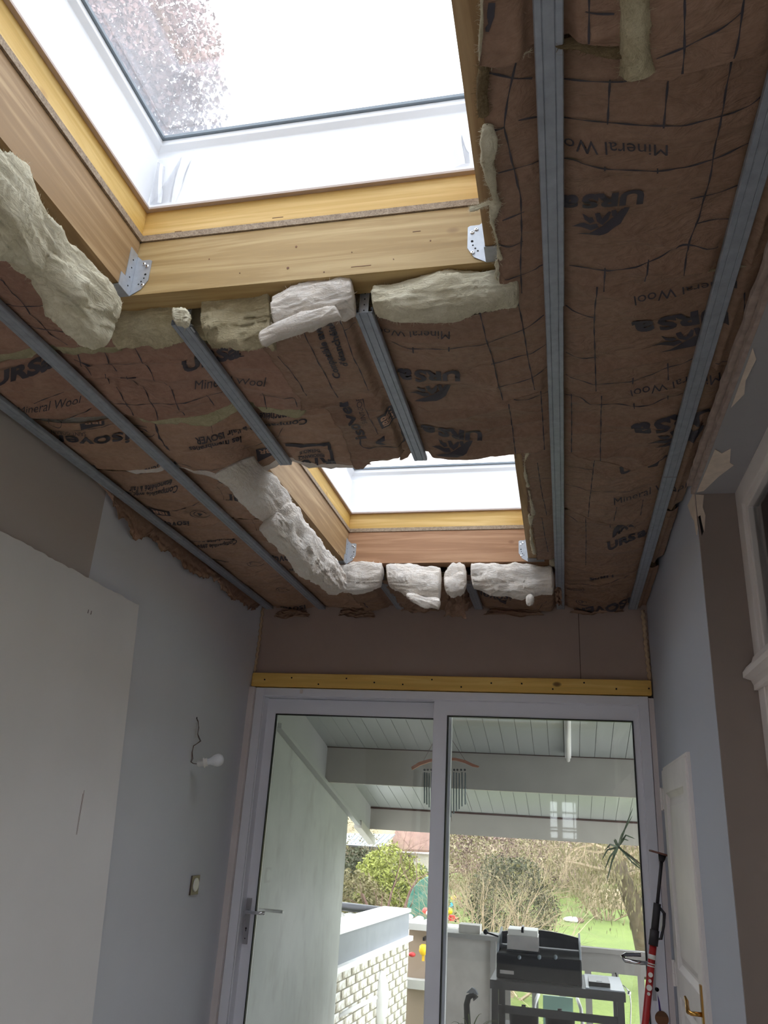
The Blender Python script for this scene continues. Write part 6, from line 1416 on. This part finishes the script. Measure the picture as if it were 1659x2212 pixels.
for lab, a, Y, h_, dp in (('slim bare tree with forking stems before the yellow shrub', 862, 18.6, 2.1, 4), ('slim bare tree with reddish twigs left of the yellow shrub', 832, 16.2, 1.8, 4), ('bare sapling with pale trunk beside the metal roof shed', 768, 15, 2.1, 3)):
    p = Vector(gp(a, Y)); t = thing('bare_tree', lab, 'tree', p); bm = bmesh.new()
    for k_ in range(3 if dp == 4 else 1): branches(bm, p+Vector((.03*k_, 0, -.05)), Vector(((k_-1)*.35, .1, 1)), h_*.62, .045, dp, rnd, .5, (2, 3))
    stuff(obj('branches', bm, 'bark_reddish' if dp == 4 else 'bark_pale', t))
for i, (a, Y, h_, w) in enumerate(((1010, 26, 2.5, 1.9), (1160, 30.5, 2.9, 2.2), (1300, 26, 2.7, 2.0), (1445, 30.5, 2.9, 2.2))):
    bush('hedge_shrub', ('leafless thicket at the back of the lawn beside the mullion', 'leafless thicket behind the tangled shrub', 'leafless thicket left of the leaning tree', 'leafless thicket at the far right of the lawn')[i], 'shrub', gp(a, Y), w, h_, 'bark_pale', 'leaf_olive', 20+i, 16, 4, 1800, .05, .026, kids=(3, 4))
for i, (a, Y) in enumerate(((1050, 35.4), (1235, 36.5), (1420, 35.4))):
    bush('dead_leaf_thicket', ('pinkish dry thicket far behind the mullion', 'pinkish dry thicket far behind the lawn', 'pinkish dry thicket far behind the leaning tree')[i], 'shrub', gp(a, Y), 3.7, 3.6, 'bark_reddish', 'dead_leaf', 40+i, 8, 3, 6000, .09, .03)
KEEP = True
n = 40; X_, Y_ = np.meshgrid(np.linspace(-40, 40, n), np.linspace(38, 44, 8), indexing='ij'); Z_ = -.7+(Y_-38)/6*5.2+.4*vn(X_*.5, Y_*.5, 0, 5)
struct(npmesh('earth_bank', np.stack([X_, Y_, Z_], -1).reshape(-1, 3), gridfaces(n, 8), 'earth_bank'), 'brown wooded bank closing the garden')
KEEP = False
# willow-like leaning tree
t = thing('leaning_tree', 'old leaning tree with a lichen-covered trunk on the lawn', 'tree', at(1402, 2075, 'Y', 15))
P = [at(a, b_, 'Y', 15) for a, b_ in ((1412, 2110), (1398, 2050), (1382, 1985), (1362, 1935), (1345, 1895), (1338, 1860))]; bm = bmesh.new(); tube(bm, P, [.22, .19, .17, .15, .12, .09], 12); obj('trunk', bm, 'bark', t, True)
rnd = random.Random(5); bm = bmesh.new()
for p0, d in ((P[-1], (-.5, 0, .5)), (P[-1], (.6, 0, .4)), (P[-2], (-.8, .1, .2)), (P[-2], (.9, 0, .3)), (P[-3], (.8, 0, .4)), (P[-1], (0, 0, 1))):
    branches(bm, p0, Vector(d), 1.0, .05, 4, rnd, .7, (3, 4), .35)
stuff(obj('branches', bm, 'bark_pale', t))
rg = np.random.RandomState(3); n = 4200; c = np.array(P[-1][:]); Q_ = rg.normal(0, 1, (n, 3))*np.array([.75, .5, .38])+c+np.array([.2, 0, -.1]); dn = rg.normal(0, .25, (n, 3))+np.array([0, 0, -1]); s_ = rg.uniform(.05, .13, n)[:, None]; wv = rg.normal(0, 1, (n, 3))*.007
stuff(npmesh('foliage', np.stack([Q_, Q_+dn*s_*.5+wv, Q_+dn*s_, Q_+dn*s_*.5-wv], 1).reshape(-1, 3), np.arange(n*4).reshape(-1, 4), 'leaf_olive', t, False))
# sheds
t = thing('garden_shed', 'timber garden shed with a ribbed grey metal roof', 'shed', (-7.0, 30.5, gz))
h0, h1 = at(720, 1823, 'Y', 29.6), at(826, 1830, 'Y', 29.6); r0, r1 = at(730, 1803, 'Y', 31.5), at(848, 1806, 'Y', 31.5)
obj('shed_wall', box(h0.x, h1.x-.05, 29.9, 31.9, gz, h0.z+.02), 'house_timber', t)
bm = bmesh.new(); prism(bm, [h0, h1, r1+Vector((0, .4, 0)), r0+Vector((0, .4, 0))], (0, 0, .05)); obj('metal_roof', bm, 'roof_metal', t)
bm = bmesh.new()
for i in range(12):
    f = i/11; a, b_ = h0.lerp(h1, f), r0.lerp(r1, f)+Vector((0, .4, 0)); tube(bm, [a+Vector((0, 0, .06)), b_+Vector((0, 0, .06))], .025, 5)
stuff(obj('roof_rib', bm, 'sash_grey', t)); o = at(800, 1850, 'Y', 29.88); obj('door_opening', box(o.x-.5, o.x+.3, 29.88, 29.9, gz, h0.z-.5), 'dark_opening', t)
obj('gutter', box(h0.x, h1.x, 29.5, 29.6, h0.z-.06, h0.z+.0), 'dark_resin', t); p = at(827, 1850, 'Y', 29.55); obj('downpipe', box(p.x-.05, p.x+.04, 29.5, 29.58, gz, h0.z), 'coping_grey', t)
t = thing('brick_outbuilding', 'pale outbuilding with a clay tiled roof behind the bare trees', 'shed', (-4.4, 34, gz))
a, b_ = at(850, 1850, 'Y', 32), at(938, 1850, 'Y', 32); obj('house_wall', box(a.x, b_.x, 32, 35, gz, a.z+.15), 'house_render', t)
bm = bmesh.new(); e0, e1 = at(842, 1838, 'Y', 31.7), at(945, 1842, 'Y', 31.7); prism(bm, [e0, e1, e1+Vector((0, 2.2, 1.6)), e0+Vector((0, 2.2, 1.6))], (0, 0, .08)); obj('tiled_roof', bm, 'roof_clay', t)
for a_ in (877,): p0_, p1_ = at(a_-8, 1842, 'Y', 31.96), at(a_+8, 1876, 'Y', 31.96); obj('door_opening', box(p0_.x, p1_.x, 31.95, 31.999, p1_.z, p0_.z), 'dark_opening', t)
# tree above the house seen through the near roof window
c = at(262, 100, 'Z', 11.5)
t = thing('roadside_tree', 'tall reddish tree crown seen through the near roof window', 'tree', (c.x-1.0, c.y+.2, -.8))
bm = bmesh.new(); tube(bm, [(c.x-1.0, c.y+.2, -.9), (c.x-.9, c.y+.2, 5), (c.x-.8, c.y, 9)], [.28, .22, .14], 10); obj('trunk', bm, 'bark', t, True)
rnd = random.Random(9); bm = bmesh.new()
for k_ in range(9):
    a = k_*.7; branches(bm, Vector((c.x-.85, c.y+.1, 7+k_*.4)), Vector((math.cos(a), math.sin(a), .8)), 1.9, .07, 4, rnd, .6, (3, 4))
stuff(obj('branches', bm, 'bark_reddish', t))
n = 60000; rg = np.random.RandomState(8); d = rg.normal(0, 1, (n, 3)); d /= np.linalg.norm(d, axis=1)[:, None]; r_ = rg.uniform(.0, 1, n)**.45*(1+.10*vn(d[:, 0]*3, d[:, 1]*3, d[:, 2]*3, 3))
P = d*r_[:, None]*np.array([2.05, 2.5, 2.4])+np.array([c.x-.75, c.y+.0, c.z-.2]); a = rg.normal(0, 1, (n, 3)); a /= np.linalg.norm(a, axis=1)[:, None]; b_ = np.cross(a, rg.normal(0, 1, (n, 3))); b_ /= np.linalg.norm(b_, axis=1)[:, None]; s_ = rg.uniform(.02, .055, n)[:, None]
stuff(npmesh('foliage', np.stack([P-a*s_, P+b_*s_*.6, P+a*s_, P-b_*s_*.6], 1).reshape(-1, 3), np.arange(n*4).reshape(-1, 4), 'dead_leaf', t, False))
